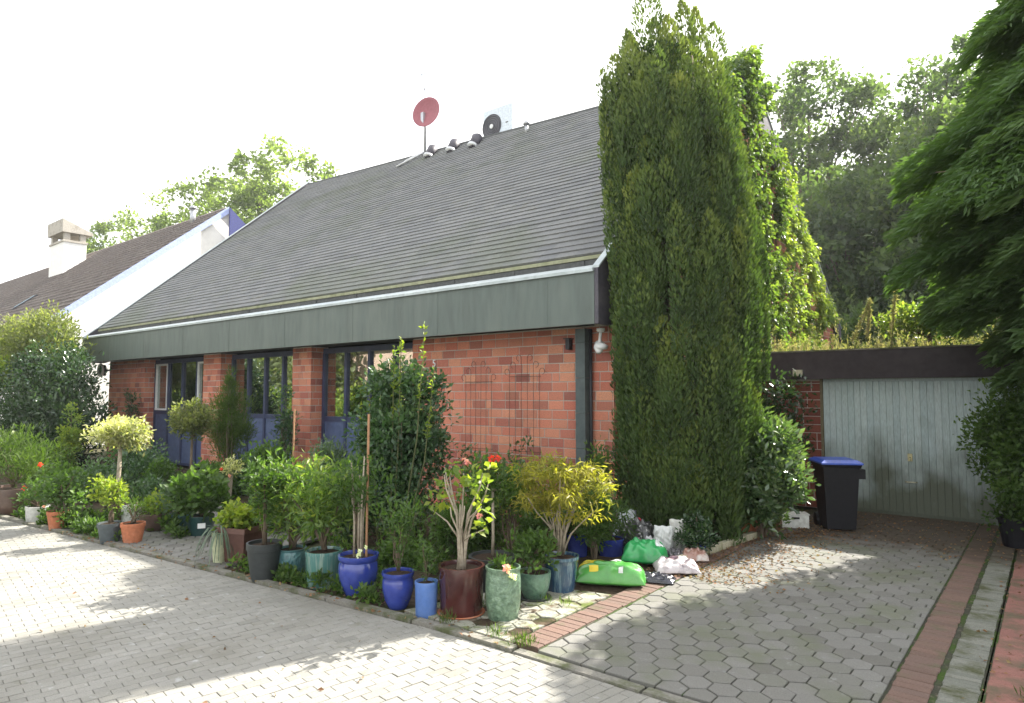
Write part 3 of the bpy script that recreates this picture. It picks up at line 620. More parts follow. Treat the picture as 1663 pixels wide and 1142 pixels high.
# ------------------------------------------------------------------ garage
GY = 11.4
gar = thing('garage', 'low flat-roofed brick garage with grey boarded door and dark fascia', 'garage', (-1.5, GY, 0))
def gb(mb, name, m, smooth=False, parent=None):
    o = mb.build(name, m, parent or gar, smooth)
    if parent is None: o.location = (1.5, -GY, 0)
    return o
gx0 = PL(1338, 700, 1, GY)[0]; gx1 = .15
for a_, b_ in [((-4.44, GY+.009, 0), (gx0-.04, GY+.25, 2.05)), ((gx1+.04, GY+.009, 0), (gx1+.4, GY+.25, 2.05)), ((-4.44, GY+.26, 0), (-4.2, 17.5, 2.05)), ((gx1+.16, GY+.26, 0), (gx1+.4, 17.5, 2.05)), ((-4.19, 17.25, 0), (gx1+.15, 17.5, 2.05))]: w = MB(); w.box(a_, b_); gb(w, 'wall_core', M_mort)
s = brickwall([(-4.44, 0), (gx0-.04, 0), (gx0-.04, 2.0), (-4.44, 2.0)], front(GY+.006)); s2 = brickwall([(gx1+.04, 0), (gx1+.4, 0), (gx1+.4, 2.0), (gx1+.04, 2.0)], front(GY+.006)); M_gbr = mat('garage_brick', (.2,.06,.04), .85, .2, cols=[(.17,.055,.04),(.24,.075,.05),(.20,.06,.045)], bump=.5, bscale=70); gb(s, 'brick_wall', M_gbr); gb(s2, 'brick_wall', M_gbr)
f = MB(); f.box((-4.42, GY-.18, 2.03), (.75, GY-.10, 2.46)); f.box((.67, GY-.09, 2.03), (.75, 17.7, 2.46)); gb(f, 'fascia', M_gfas)
f = MB(); f.box((-4.42, GY-.095, 2.38), (.66, 17.7, 2.44)); gb(f, 'flat_roof', M_soil)
f = MB(); f.box((-4.42, GY-.19, 2.462), (.76, GY-.07, 2.485)); gb(f, 'fascia_cap', M_kerb)
dr = MB(); dr.box((gx0, GY+.02, .0), (gx1, GY+.03, 2.03)); x = gx0+.006
k = 0
while x < gx1-.02:
    wd = .088; dr.tile([(x+.0025, .05), (min(x+wd, gx1)-.0025, .05), (min(x+wd, gx1)-.0025, 1.99), (x+.0025, 1.99)], -.005, .014+.002*(k % 2), front(GY+.018), random.random(), .004, .002); x += wd; k += 1
door = gb(dr, 'garage_door', M_gdoor)
for x_ in (gx0-.04, gx1+.002): fr = MB(); fr.box((x_, GY-.012, 0), (x_+.038, GY+.06, 2.03)); gb(fr, 'door_post', mat('frame_olive', (.16,.14,.08), .7))
q = PL(1478, 743, 1, GY); h_ = MB(); h_.box((q[0]-.03, GY-.02, q[2]-.055), (q[0]+.03, GY+.002, q[2]+.055)); h_.tube([(q[0], GY-.02, q[2]), (q[0], GY-.05, q[2]), (q[0]+.002, GY-.055, q[2]-.05)], .012, 8)
h_.build('lock_plate', mat('brass_yellow', (.55,.50,.28), .5), door)
q = PL(1480, 783, 1, GY); h_ = MB(); h_.tube([(q[0]-.07, GY-.0, q[2]), (q[0]-.06, GY-.04, q[2]), (q[0]+.06, GY-.04, q[2]), (q[0]+.07, GY, q[2])], .011, 8); h_.build('handle', mat('handle_pale', (.5,.48,.36), .5), door, True)
q = PL(1296, 606, 1, GY-.2); b = MB(); b.box((q[0]-.07, GY-.24, q[2]-.05), (q[0]+.07, GY-.181, q[2]+.05)); b.box((q[0]-.05, GY-.25, q[2]-.035), (q[0]+.05, GY-.2401, q[2]+.035)); gb(b, 'junction_box', mat('box_cream', (.5,.48,.36), .6))
# plants on the garage roof: a mass of dry weeds (stuff) and a lone yellow-green elder
n = 900; P = np.stack([RNG.uniform(-4.3, .5, n), GY+RNG.random(n)**1.5*5, np.full(n, 2.44)], 1); hgt = RNG.uniform(.1, .3, n)+(RNG.random(n) > .9)*.35
sx = []; 
PP = np.repeat(P, 14, 0); hh = np.repeat(hgt, 14); tt = RNG.random(len(PP)); lean = np.repeat(RNG.normal(size=(n, 2))*.12, 14, 0)
PP[:, 2] += hh*tt; PP[:, :2] += lean*(tt*hh)[:, None]*2
D = nrm(RNG.normal(size=PP.shape)*.5+np.array([0, 0, .9]))
tag(leaves('roof_weeds', PP, D, .055, .3, LM['weed'], None, np.repeat(RNG.random(n), 14)), kind='stuff')
_e = PL(1508, 500, 1, 12.9); shrub('elder_bush', 'sunlit yellow-green leafy bush growing at the back of the garage roof', 'bush', (_e[0], 12.9, 2.44), (.75, .3, .3), .55, 44, 60, .085, .6, LM['ivy'], r=.16, trunk=(.3, .03), stem_n=20)
for k, (x, h, lb) in enumerate([(1385, .75, 'leaning dry flower stalk on the garage roof, nearest the vine'), (1410, .85, 'tall pale flower stalk on the garage roof, second from the vine'), (1447, .95, 'tallest upright dry stalk on the garage roof, near its middle')]):
    p = PL(x, 572, 1, GY+.5); sp = thing('weed_stalk', lb, 'weed', (p[0], p[1], 2.44), 0, 'tall weeds on the garage roof')
    b = MB(); lean = .25 if k == 0 else .05*k; b.tube([(0, 0, 0), (lean*.5, 0, h*.5), (lean, 0, h)], [.012, .009, .004], 5); b.build('stem', M_stem, sp)
    t = RNG.random(260); P = np.stack([lean*t, 0*t, h*(.25+.75*t)], 1); leaves('foliage', P, RNG.normal(size=(260, 3))*.6+np.array([0, 0, .9]), .07, .3, LM['weed'], sp)

# ------------------------------------------------------------------ wheelie bin
p = G(1352, 866); bn = thing('wheelie_bin', 'black wheelie bin with bright blue lid beside the garage door', 'bin', (p[0], p[1]+.25, .02), rad(30)); bn.scale = (.88, .88, .88)
b = MB(); W0, W1, D0, D1, Hh = .40, .50, .42, .56, .93
def frus(b, w0, d0, w1, d1, z0, z1): b.add([(-w0/2,-d0/2,z0),(w0/2,-d0/2,z0),(w0/2,d0/2,z0),(-w0/2,d0/2,z0),(-w1/2,-d1/2,z1),(w1/2,-d1/2,z1),(w1/2,d1/2,z1),(-w1/2,d1/2,z1)],[(0,3,2,1),(4,5,6,7),(0,1,5,4),(1,2,6,5),(2,3,7,6),(3,0,4,7)])
frus(b, W0, D0, W1, D1, .03, Hh); b.build('body', M_binb, bn)
b = MB(); frus(b, W1+.03, D1+.03, W1+.06, D1+.06, Hh+.002, Hh+.05); b.box((-.2, D1/2+.03, Hh-.08), (.2, D1/2+.14, Hh-.02)); b.box((W1/2-.02, -.25, Hh-.16), (W1/2+.09, .25, Hh-.02)); b.build('rim', M_binb, bn)
b = MB(); L0 = [(-.29,-.33),(.29,-.33),(.29,.35),(-.29,.35)]
vs = [(x, y, Hh+.052) for x, y in L0]+[(x, y, Hh+.075) for x, y in L0]+[(x*.8, y*.8, Hh+.115) for x, y in L0]
b.add(vs, [(0,3,2,1),(0,1,5,4),(1,2,6,5),(2,3,7,6),(3,0,4,7),(4,5,9,8),(5,6,10,9),(6,7,11,10),(7,4,8,11),(8,9,10,11)]); b.build('lid', M_binl, bn)
for s_ in (-1, 1): b = MB(); b.tube([(s_*.19, .26, .10), (s_*.24, .26, .10)], .10, 18); b.build('wheel', M_binb, bn)
b = MB(); b.box((W0/2+.065, -.10, .62), (W0/2+.069, .06, .78)); b.build('sticker', M_white, bn)

# ------------------------------------------------------------------ neighbour house on the left
NX = -25.0; NE = (7.3, 4.10); NR = (13.25, 9.09); NS = (NR[1]-NE[1])/(NR[0]-NE[0]); NXE = -62.0
nh = thing('white_house', 'white rendered house with brown tiled roof left of the brick house', 'house', (NX, NE[0], 0))
def nb(mb, name, m, smooth=False):
    o = mb.build(name, m, nh, smooth); o.location = (-NX, -NE[0], 0); return o
yz = lambda x: (lambda u, v, h: (x-h, u, v))
w = MB(); w.prism([(7.5, 0), (19, 0), (19, 4.4), (NR[0], NR[1]-.12), (7.5, 4.1)], 0, .3, yz(NX-.05)); w.box((NXE, 7.5, 0), (NX-.36, 7.8, 4.1)); w.box((NXE, 18.7, 0), (NX-.36, 19, 4.3)); nb(w, 'wall', M_plaster)
cn = math.sqrt(1+NS*NS); nmap = lambda u, v, h: (u, NE[0]+v/cn-h*NS/cn, NE[1]+NS*v/cn+h/cn)
SL = (NR[0]-NE[0])*cn; t = MB(); na = [(NXE, 0), (NX+.05, 0), (NX+.05, SL), (NXE, SL)]
for j in range(int(SL/.33)+1):
    u = NXE; tone = random.uniform(-.1, .1)
    while u < NX:
        q = clip([(u, j*.33-.02), (u+.29, j*.33-.02), (u+.29, (j+1)*.33), (u, (j+1)*.33)], na)
        if q:
            n = len(q); us_ = [a for a, _ in q]; mid = u+.15
            vs = [nmap(a, b_, .045*(1-(b_-j*.33)/.33)+.005) for a, b_ in q]; bot = [nmap(a, b_, -.01) for a, b_ in q]
            t.add(vs+bot, [tuple(range(n))]+[(i, n+i, n+(i+1) % n, (i+1) % n) for i in range(n)], min(1, max(0, random.random()+tone)))
            if max(us_)-min(us_) > .2: t.tube([nmap(mid-.12, j*.33, .045), nmap(mid-.12, (j+1)*.33-.02, .018)], .022, 5, random.random())
        u += .3
nr = nb(t, 'roof', M_ntile)
t = MB(); t.prism(na, -.14, -.012, nmap); t.add([(NX+.05, NR[0]+.01, NR[1]), (NXE, NR[0]+.01, NR[1]), (NXE, 19.3, 4.2), (NX+.05, 19.3, 4.2)], [(0,1,2,3)]); nb(t, 'roof_deck', M_ntile)
t = MB(); t.prism([(7.25, NE[1]-.22), (NR[0], NR[1]-.24), (NR[0], NR[1]+.03), (7.25, NE[1]+.03)], -.06, -.12, yz(NX)); nb(t, 'verge_board', M_nfas)
t = MB(); t.prism([(NR[0]+.002, NR[1]-1.3), (NR[0]+1.2, NR[1]-1.9), (NR[0]+1.2, NR[1]-1.0), (NR[0]+.002, NR[1]-.02)], -.13, -.2, yz(NX)); nb(t, 'rear_board', M_navy)
# skylight (low on the slope), stove pipe, chimney
def NPt(x, y):
    d = ray(x, y); t = (NE[1]-NS*NE[0]-CH)/(d[2]-NS*d[1]); return _C+d*t
p0 = NPt(24, 503); p1 = NPt(66, 481); v0 = (p0[1]-NE[0])*cn; v1 = (p1[1]-NE[0])*cn
sk = MB(); sk.tile([(p0[0], v0-.1), (p1[0]-.5, v0-.1), (p1[0]-.5, v1+.1), (p0[0], v1+.1)], 0, .10, nmap, .5, .03); so_ = nb(sk, 'skylight', M_dmetal)
sk = MB(); sk.tile([(p0[0]+.12, v0+.02), (p1[0]-.62, v0+.02), (p1[0]-.62, v1-.02), (p0[0]+.12, v1-.02)], .101, .106, nmap, .5, .002); sk.build('glass', M_skyl, so_)
p = NPt(313, 362); s = MPP(p); t = MB(); t.tube([(p[0], p[1], p[2]-.1), (p[0], p[1], p[2]+22*s)], .11, 12); t.lathe([(.0001, 0), (.15, 0), (.13, .08), (.0001, .16)], (p[0], p[1], p[2]+22*s+.02), 14); nb(t, 'stove_pipe', M_alu, True)
pc = PL(104, 392, 1, 11.4); xa = PL(81, 400, 1, 11.4)[0]; xb = pc[0]; yb = PL(141, 392, 0, xb)[1]; ztop = pc[2]
t = MB(); t.box((xa, 11.4, 6.5), (xb, yb, ztop)); nb(t, 'chimney', M_plaster)
t = MB(); s = MPP(pc)
for (cx_, cy_) in ((xa+.15, 11.55), (xb-.15, 11.55), (xa+.15, yb-.15), (xb-.15, yb-.15)): t.box((cx_-.12, cy_-.12, ztop+.101), (cx_+.12, cy_+.12, ztop+.46))
t.box((xa-.05, 11.35, ztop+.001), (xb+.05, yb+.05, ztop+.1))
a = (xa-.1, 11.3); b_ = (xb+.08, yb+.25); z0 = ztop+.462; H = 22*s
t.add([(a[0],a[1],z0),(b_[0],a[1],z0),(b_[0],b_[1],z0),(a[0],b_[1],z0),(a[0],a[1],z0+H),(b_[0],a[1],z0+H),(b_[0],b_[1],z0+.12),(a[0],b_[1],z0+.12)],[(0,3,2,1),(4,5,6,7),(0,1,5,4),(1,2,6,5),(2,3,7,6),(3,0,4,7)])
nb(t, 'chimney_cap', M_capst)

# ------------------------------------------------------------------ across the street (behind the viewer; the windows mirror it)
oh = thing('opposite_house', 'pale pink rendered house across the street, mirrored in the windows', 'house', (-33, -15, 0))
w = MB(); w.box((-6, -4, 0), (6, 4, 4.6)); w.build('wall', mat('pink_render', (.42,.30,.25), .85, .2), oh)
w = MB(); w.add([(-6.4,-4.4,4.6),(6.4,-4.4,4.6),(6.4,4.4,4.6),(-6.4,4.4,4.6),(-6.4,0,8),(6.4,0,8)],[(0,1,5,4),(2,3,4,5),(0,4,3),(1,2,5),(0,3,2,1)]); w.build('roof', M_ntile, oh)
for x in (-4, 0, 4): w = MB(); w.box((x-.7, 4.0, 1.0), (x+.7, 4.05, 2.4)); w.box((x-.8, 4.0, .88), (x+.8, 4.12, .96)); w.build('window', M_dmetal, oh)
ORD = ['first', 'second', 'third', 'fourth', 'fifth', 'sixth', 'seventh']
for k, x in enumerate([-66, -58, -50, -43, -36, -29, -23]):
    shrub('street_hedge', ORD[k] + ' clipped yellow-green hedge bush across the street counting from the left', 'hedge', (x, -7, 0), (4.0, .9, .9 if k > 3 else 1.5), 1.0 if k > 3 else 1.6, 60, 60, .22, .6, LM['yg'], r=.8, group='hedge bushes across the street')
# ------------------------------------------------------------------ trees
def plume(c, h, r, n, up=1.6):
    t = RNG.random(n); a = RNG.random(n)*2*math.pi; rr = r*np.sqrt(np.clip(1-(2*t-.85)**2*.5, .02, 1))*np.where(t > .88, (1-t)*8+.05, 1)*RNG.uniform(.6, 1.05, n)
    P = np.stack([c[0]+rr*np.cos(a), c[1]+rr*np.sin(a), c[2]+h*t], 1)
    D = np.stack([np.cos(a), np.sin(a), np.full(n, up)], 1)+RNG.normal(size=(n, 3))*.35
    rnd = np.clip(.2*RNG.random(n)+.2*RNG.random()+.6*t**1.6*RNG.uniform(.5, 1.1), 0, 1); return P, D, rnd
yx, yy = -3.68, 7.98
yw = thing('yew_tree', 'tall dark columnar yew with many upright tips at the house corner', 'tree', (yx, yy, 0))
PP, DD, QQ = [], [], []
def yew_r(z): return np.interp(z, [0, .5, 1.6, 3.2, 4.8, 5.8, 6.6, 7.4], [.50, .62, .80, .93, .90, .80, .58, .2])
for k in range(380):
    z = .1+5.25*((k*.7548777) % 1); R0 = yew_r(z+.5)*random.uniform(.80, 1.02); a = 2*math.pi*k*.5698403+random.uniform(-.25, .25)
    h = random.uniform(.7, 1.5); P, D, q = plume((R0*math.cos(a)*1.02, R0*math.sin(a)*.9, z-.3), h, random.uniform(.10, .16), 640)
    PP.append(P); DD.append(D); QQ.append(q)
# tip positions across the top (screen offset along the camera's right vector, top height)
for (sx_, dep, zt, h, r) in [(-.93,.0,6.45,1.9,.19),(-.98,.2,6.15,1.6,.15),(-.82,.1,6.5,1.9,.17),(-.55,.1,7.05,1.9,.16),(-.34,-.1,7.55,2.3,.24),(-.20,.1,7.2,2.0,.2),(.0,.1,7.0,1.8,.13),(.16,.0,7.4,2.2,.17),(.12,-.2,6.8,2.0,.2),(.36,.1,7.35,2.1,.14),(.52,.0,6.7,1.9,.17),(-.72,-.2,6.4,1.8,.2),(-.45,.2,6.6,2.0,.2),(.68,.0,6.0,1.5,.17),(.3,.3,6.8,2,.2),(-.1,.3,6.9,2,.2),(.80,.1,5.6,1.4,.16),(-.15,-.35,6.2,1.8,.2),(.35,-.3,6.2,1.8,.2),(-.6,-.3,5.9,1.6,.2),(-.08,-.25,7.05,2.4,.22),(-.18,-.3,6.7,2.4,.22),(.02,.05,6.9,1.9,.2),(-.55,-.25,6.75,2.2,.2),(-.38,.05,6.7,1.9,.2),(.2,-.1,6.6,1.8,.2),(-.02,-.2,6.4,1.8,.2),(-.62,.0,6.2,1.8,.2),(.45,-.1,6.3,1.8,.19),(-.3,-.3,6.0,1.8,.2),(.1,-.35,5.9,1.8,.2),(.6,-.1,5.8,1.6,.19),(.95,.0,4.6,1.2,.13),(.98,-.1,3.6,1.2,.14)]:
    sx_ += .10*(zt-.5*h-3.2)          # undo the lean applied below
    cx_ = sx_*_R[0]+dep*_F0[0]; cy_ = sx_*_R[1]+dep*_F0[1]
    P, D, q = plume((cx_, cy_, zt-.46-h), h, r*.95, 1900); PP.append(P); DD.append(D); QQ.append(q)
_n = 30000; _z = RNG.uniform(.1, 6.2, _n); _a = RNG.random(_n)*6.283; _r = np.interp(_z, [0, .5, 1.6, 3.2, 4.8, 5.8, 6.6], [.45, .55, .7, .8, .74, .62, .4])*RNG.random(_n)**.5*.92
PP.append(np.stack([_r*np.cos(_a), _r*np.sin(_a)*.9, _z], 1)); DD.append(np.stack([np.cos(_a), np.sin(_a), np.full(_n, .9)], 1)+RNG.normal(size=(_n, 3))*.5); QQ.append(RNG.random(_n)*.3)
P = np.concatenate(PP); D = np.concatenate(DD); q = np.concatenate(QQ)
_l = -.10*np.maximum(0, P[:, 2]-3.2); P[:, 0] += _l*_R[0]; P[:, 1] += _l*_R[1]
wx, wy = P[:, 0]+yx, P[:, 1]+yy; k = ~((wx < -4.34) & (wy > 7.12) & (P[:, 2] < 7.9)) & (P[:, 2] > .02)
leaves('crown', P[k], D[k], .058, .46, LM['yew'], yw, q[k], droop=-.1)
b = MB()
for k in range(9):
    a = k*.7; r0 = .10+.05*(k % 3); b.tube([(r0*math.cos(a), r0*math.sin(a), 0), (r0*1.8*math.cos(a), r0*1.5*math.sin(a), 1.5), (r0*2.6*math.cos(a), r0*2.4*math.sin(a), 3.5), (r0*2.2*math.cos(a), r0*2*math.sin(a), 6.0)], [.09, .07, .05, .015], 7)
b.build('trunk', M_bark, yw, True)
# darker-toned inner leaves, filled in above, keep the column dense
def cypress(name, label, base, H, prof, nb_, L, per, m, leanx=0, sd=0, side=None, keep=None, trunk_r=.16):
    root = thing(name, label, 'tree', base); P_, D_, Q_ = [], [], []; b = MB(); b.tube([(0, 0, 0), (0, 0, H*.5), (0, 0, H)], [trunk_r, trunk_r*.6, .02], 8)
    for k in range(nb_):
        z = random.uniform(prof[0][0], H*.98); R0 = np.interp(z, [p[0] for p in prof], [p[1] for p in prof]); a = random.uniform(0, 2*math.pi)
        if side is not None and random.random() < .6: a = side+random.gauss(0, .9)
        ln = R0*random.uniform(.7, 1.08); dz = ln*random.uniform(.0, .28)
        dirv = np.array([math.cos(a), math.sin(a), 0]); tv = np.array([-math.sin(a), math.cos(a), 0])
        n = int(per*(ln/R0)*max(.35, R0/2)); t = .25+.75*RNG.random(n)**.7; wd = .36*ln*np.sin(np.clip(t, 0, 1)*math.pi*.62+.35)*RNG.uniform(-1, 1, n)*.8
        P = dirv[None]*(ln*t)[:, None]+tv[None]*wd[:, None]; P[:, 2] = z+dz*np.sin(t*2.4)-ln*.26*t**2.4+RNG.normal(size=n)*.045-.28*abs(wd)
        D = dirv[None]*.9+tv[None]*(np.sign(wd)*.5)[:, None]+RNG.normal(size=(n, 3))*.28; D[:, 2] -= .35*t
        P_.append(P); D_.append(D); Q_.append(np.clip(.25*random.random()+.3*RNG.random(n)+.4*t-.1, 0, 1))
        if k % 3 == 0: b.tube([(0, 0, z-.2), tuple(dirv*ln*.5+np.array([0, 0, z])), tuple(dirv*ln*.9+np.array([0, 0, z]))], [.03, .02, .006], 5)
    P = np.concatenate(P_); D = np.concatenate(D_); q = np.concatenate(Q_); kk = P[:, 2] > .05
    if keep: kk &= keep(P+np.array(base)[None])
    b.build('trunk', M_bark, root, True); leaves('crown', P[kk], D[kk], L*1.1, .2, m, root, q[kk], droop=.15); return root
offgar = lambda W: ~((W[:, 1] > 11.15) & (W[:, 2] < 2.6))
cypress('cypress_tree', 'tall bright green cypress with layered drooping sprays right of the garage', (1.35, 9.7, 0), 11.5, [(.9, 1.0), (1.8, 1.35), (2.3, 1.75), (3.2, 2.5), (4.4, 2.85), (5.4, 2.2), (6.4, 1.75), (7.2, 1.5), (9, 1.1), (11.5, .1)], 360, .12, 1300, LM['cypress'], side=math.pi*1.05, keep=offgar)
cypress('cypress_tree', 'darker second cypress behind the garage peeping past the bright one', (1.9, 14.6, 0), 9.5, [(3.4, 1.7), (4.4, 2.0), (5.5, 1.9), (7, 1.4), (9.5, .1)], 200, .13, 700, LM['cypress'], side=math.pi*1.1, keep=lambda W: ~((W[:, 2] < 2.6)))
def broad(label, base, H, R, K, n, L, m, group=None, trunk=.22, zlow=.35, r=.9, name='woodland_tree', clipf=None):
    root = thing(name, label, 'tree', base, 0, group)
    c = ell(K, (R, R, H*(1-zlow)/2), H*(1+zlow)/2, core=.38); rr = r*RNG.uniform(.5, 1.25, K)
    P, D, q = blob_pts(c, rr, n, up=.15, outw=.5, rndw=.9, core=.6, flat=.75)
    b = MB(); b.tube([(0, 0, 0), (.15, 0, H*.3), (0, .1, H*.6), (.1, 0, H*.85)], [trunk, trunk*.8, trunk*.5, .03], 9)
    for k in range(0, K, 4):
        t = c[k]; z0 = H*.25+.45*(t[2]-H*.25); b.tube([(0, 0, z0), (t[0]*.5, t[1]*.5, (z0+t[2])/2+.2), tuple(t)], [trunk*.3, trunk*.18, .015], 5)
    b.build('trunk', M_bark, root, True)
    k = P[:, 2] > .1
    if clipf: k &= clipf(P+np.array(base)[None])
    leaves('crown', P[k], D[k], L, .62, m, root, q[k]); return root
# woodland behind the garage: overlapping individual trees
W_ = [(-6.5, 25, 14.2, 2.7), (-3.2, 25.5, 14.0, 2.9), (.4, 25, 13.9, 3.1), (4.2, 24, 11.5, 3.4), (-9, 30, 13.0, 3.0), (-1.6, 21, 9.5, 2.4), (-4.6, 21.5, 8.6, 2.2), (1.8, 20, 10.5, 2.6), (-6.6, 23, 7.2, 1.9), (-2.2, 32, 15.5, 3.4), (3.0, 31, 15, 3.6)]
WL = ['woodland tree just right of the ivy gable, its crown edge open to the sky', 'woodland tree with rounded top second right of the gable', 'tall woodland tree at the middle of the wood behind the garage', 'tallest woodland tree partly behind the bright cypress', 'far pale woodland tree glimpsed beside the gable top', 'lower woodland tree right behind the garage roof', 'low woodland tree behind the gable verge foot', 'mid-height woodland tree behind the darker cypress', 'shortest woodland tree against the right verge of the gable', 'distant woodland tree in the second row, left one', 'distant woodland tree in the second row, right one']
for (x, y, H, R), lb in zip(W_, WL):
    broad('dark ' + lb, (x*1.4, y*1.4, 0), 1.8+(H-1.8)*1.4, R*1.4, 150 if y < 29 else 80, 125, .28 if y < 29 else .38, LM['wood'], 'trees of the wood behind the garage', zlow=.12, r=1.05)
# dense undergrowth fills the foot of the wood
for k, (x, y, s_) in enumerate([(-6.5, 20.5, 2.0), (-3, 19.5, 1.9), (.5, 18.8, 1.8), (3.5, 17.5, 2.2)]):
    shrub('wood_bush', ['leftmost', 'second', 'third', 'rightmost'][k] + ' dark bush at the foot of the wood behind the garage, counting from the gable', 'bush', (x*1.25, y*1.25, 0), (s_*1.25, 1.5, 2.4), 2.5, 110, 90, .22, .6, LM['wood'], r=.6, group='bushes at the foot of the wood')
for (px_, H_, R_, lb_) in ((455, 22.0, 5.6, 'light airy tree behind the roofs, right and tallest of three'), (350, 21.8, 6.2, 'light airy tree behind the roofs, middle of three'), (245, 20.4, 6.6, 'light airy tree behind the roofs, left and lowest of three')):
    _p = PL(px_, 400, 1, 30); broad(lb_, (_p[0], 30+(px_ == 355), 0), H_, R_, 130, 80, .40, LM['light'], 'airy trees behind the houses', zlow=.4, r=1.3, name='airy_tree')
for k, (x, y, H, R_) in enumerate([(-64, -14, 9, 4.5), (-55, -13, 10, 4.5), (-46, -13.5, 8, 4), (-35.5, -9.5, 5.5, 2.2), (-24, -15, 8, 3.5), (-75, -15, 10, 5)]):
    broad(ORD[k] + ' leafy garden tree across the street, mirrored in the blue-framed windows', (x, y, 0), H, R_, 50, 50, .5, LM['olive'], 'garden trees across the street', zlow=.15, r=1.5, name='garden_tree')
# ------------------------------------------------------------------ big shrubs on the left
def bx(name, label, px0, px1, yt, yb, Y, ry, K, n, L, W, m, r=.2, ground=True, cat='bush', **kw):
    c = PL((px0+px1)/2, (yt+yb)/2, 1, Y); s_ = MPP(c); hw = max(.08, (px1-px0)/2*s_-r*.7)
    rx = math.sqrt(max(.05**2, hw*hw-(.63*ry)**2))/.78; rz_ = max(.06, (yb-yt)/2*s_-r*.7)
    return shrub(name, label, cat, (c[0], Y, 0), (rx, ry, rz_), c[2], K, n, L, W, m, r=r, **kw)
lb_ = lambda W: ~((W[:, 0] < -20.8) & (W[:, 1] > 7.6)) & (W[:, 1] < 7.6)
bx('large_shrub', 'big dark green shrub filling the left corner before the brick pillar', -90, 238, 545, 825, 5.7, .8, 280, 90, .11, .5, LM['gloss'], r=.42, keep=lb_)
bx('large_shrub', 'airy olive-leaved shrub rising behind the dark shrub at the left edge', -120, 222, 500, 650, 6.3, .7, 280, 80, .115, .42, LM['olive'], r=.42, keep=lb_)
bx('large_shrub', 'light green shrub cut by the left edge of the picture', -50, 38, 565, 650, 5.3, .4, 40, 60, .08, .5, LM['yg'], r=.25)
bx('climbing_shrub', 'bright lime green climber before the dark shrub left of the house', 92, 138, 648, 775, 5.2, .2, 34, 40, .07, .6, LM['yg'], r=.13)
bx('dark_camellia', 'dense dark blue-green camellia behind the variegated standard', 150, 306, 700, 850, 5.9, .5, 100, 60, .085, .55, LM['camel'], r=.26)
# glossy laurel by the driveway, lit by the sun
gk = lambda W: ~((W[:, 1] > 11.2)) & (W[:, 0] > -4.4) & (W[:, 0] < -2.1)
bx('laurel_shrub', 'shiny-leaved laurel glittering in the sun between yew and bin', 1155, 1318, 655, 868, 8.5, .5, 190, 70, .09, .5, LM['laurel'], r=.22, keep=gk)
shrub('laurel_shrub', 'dark leggy laurel climbing the brickwork left of the garage door', 'bush', (-3.55, 10.6, 0), (.75, .45, .85), 1.35, 60, 50, .085, .5, LM['gloss'], r=.26, keep=gk)
shrub('box_bush', 'dense small-leaved green bush in a dark pot right of the garage door', 'bush', (.0, 9.75, 0), (.72, .6, .95), 1.15, 200, 170, .058, .65, LM['mid'], r=.27, trunk=(.35, .04), stem_n=14)
b = MB(); p = G(1632, 893); b.lathe([(.15, 0), (.19, .3), (.205, .3), (.205, .33), (.18, .33), (.17, .27), (.0001, .27)], (p[0]+.12, p[1]+.2, .02), 24); tag(b.build('plant_pot', M_binb, None), 'black plastic pot at the foot of the bush right of the garage door', 'plant pot')

# ------------------------------------------------------------------ glazes
def glaze(name, col, col2=None, rough=.14, sc_=6, lo=.45, hi=.65, bump=0, bs=20, stretch=None, coat=.5):
    return mat(name, col, rough, .6, noise=[(sc_, col2, lo, hi)] if col2 else None, bump=bump, bscale=bs, coat=coat, stretch=stretch, rw=.6)
Z = dict(
 blue=glaze('cobalt_glaze', (.03,.05,.27), (.05,.08,.36)), sky=glaze('light_blue_glaze', (.10,.20,.50), (.14,.24,.52), rough=.3, coat=.1),
 maroon=glaze('maroon_glaze', (.055,.018,.018), (.10,.03,.028), sc_=3), celadon=glaze('celadon_glaze', (.20,.30,.20), (.10,.17,.11), rough=.3, sc_=22, lo=.4, hi=.6, bump=1.6, bs=34, coat=.2),
 teal=glaze('teal_glaze', (.10,.24,.25), (.06,.15,.17), rough=.3, sc_=20, lo=.4, hi=.6, bump=1.6, bs=36), green=glaze('green_glaze', (.13,.24,.17), (.06,.12,.09), sc_=9, bump=1.2, bs=26, rough=.3),
 stripe=glaze('striped_teal_glaze', (.10,.24,.22), (.30,.40,.34), sc_=3, lo=.48, hi=.6, stretch=(9,9,.5)), bstripe=glaze('striped_blue_glaze', (.03,.07,.13), (.15,.24,.28), sc_=3, lo=.5, hi=.62, stretch=(6,6,.4)),
 terra=mat('terracotta', (.42,.15,.075), .8, .3, noise=[(7,(.50,.24,.15),.55,.75)], bump=.2, bscale=30), plastic=mat('dark_plastic_pot', (.035,.04,.04), .5, .4), greyp=mat('grey_plastic_pot', (.07,.085,.09), .55, .4),
 brown=glaze('brown_glaze', (.085,.05,.04), (.16,.10,.08), sc_=4, rough=.35), cream=mat('cream_pot', (.45,.47,.30), .6, .4), white=mat('white_plastic', (.62,.63,.60), .5, .4, noise=[(4,(.4,.4,.36),.55,.7)]),
 dgreen=glaze('dark_green_pot', (.02,.06,.06), None, rough=.3), choc=mat('chocolate_ceramic', (.10,.045,.035), .45, .5, noise=[(3,(.16,.08,.06),.5,.7)]))
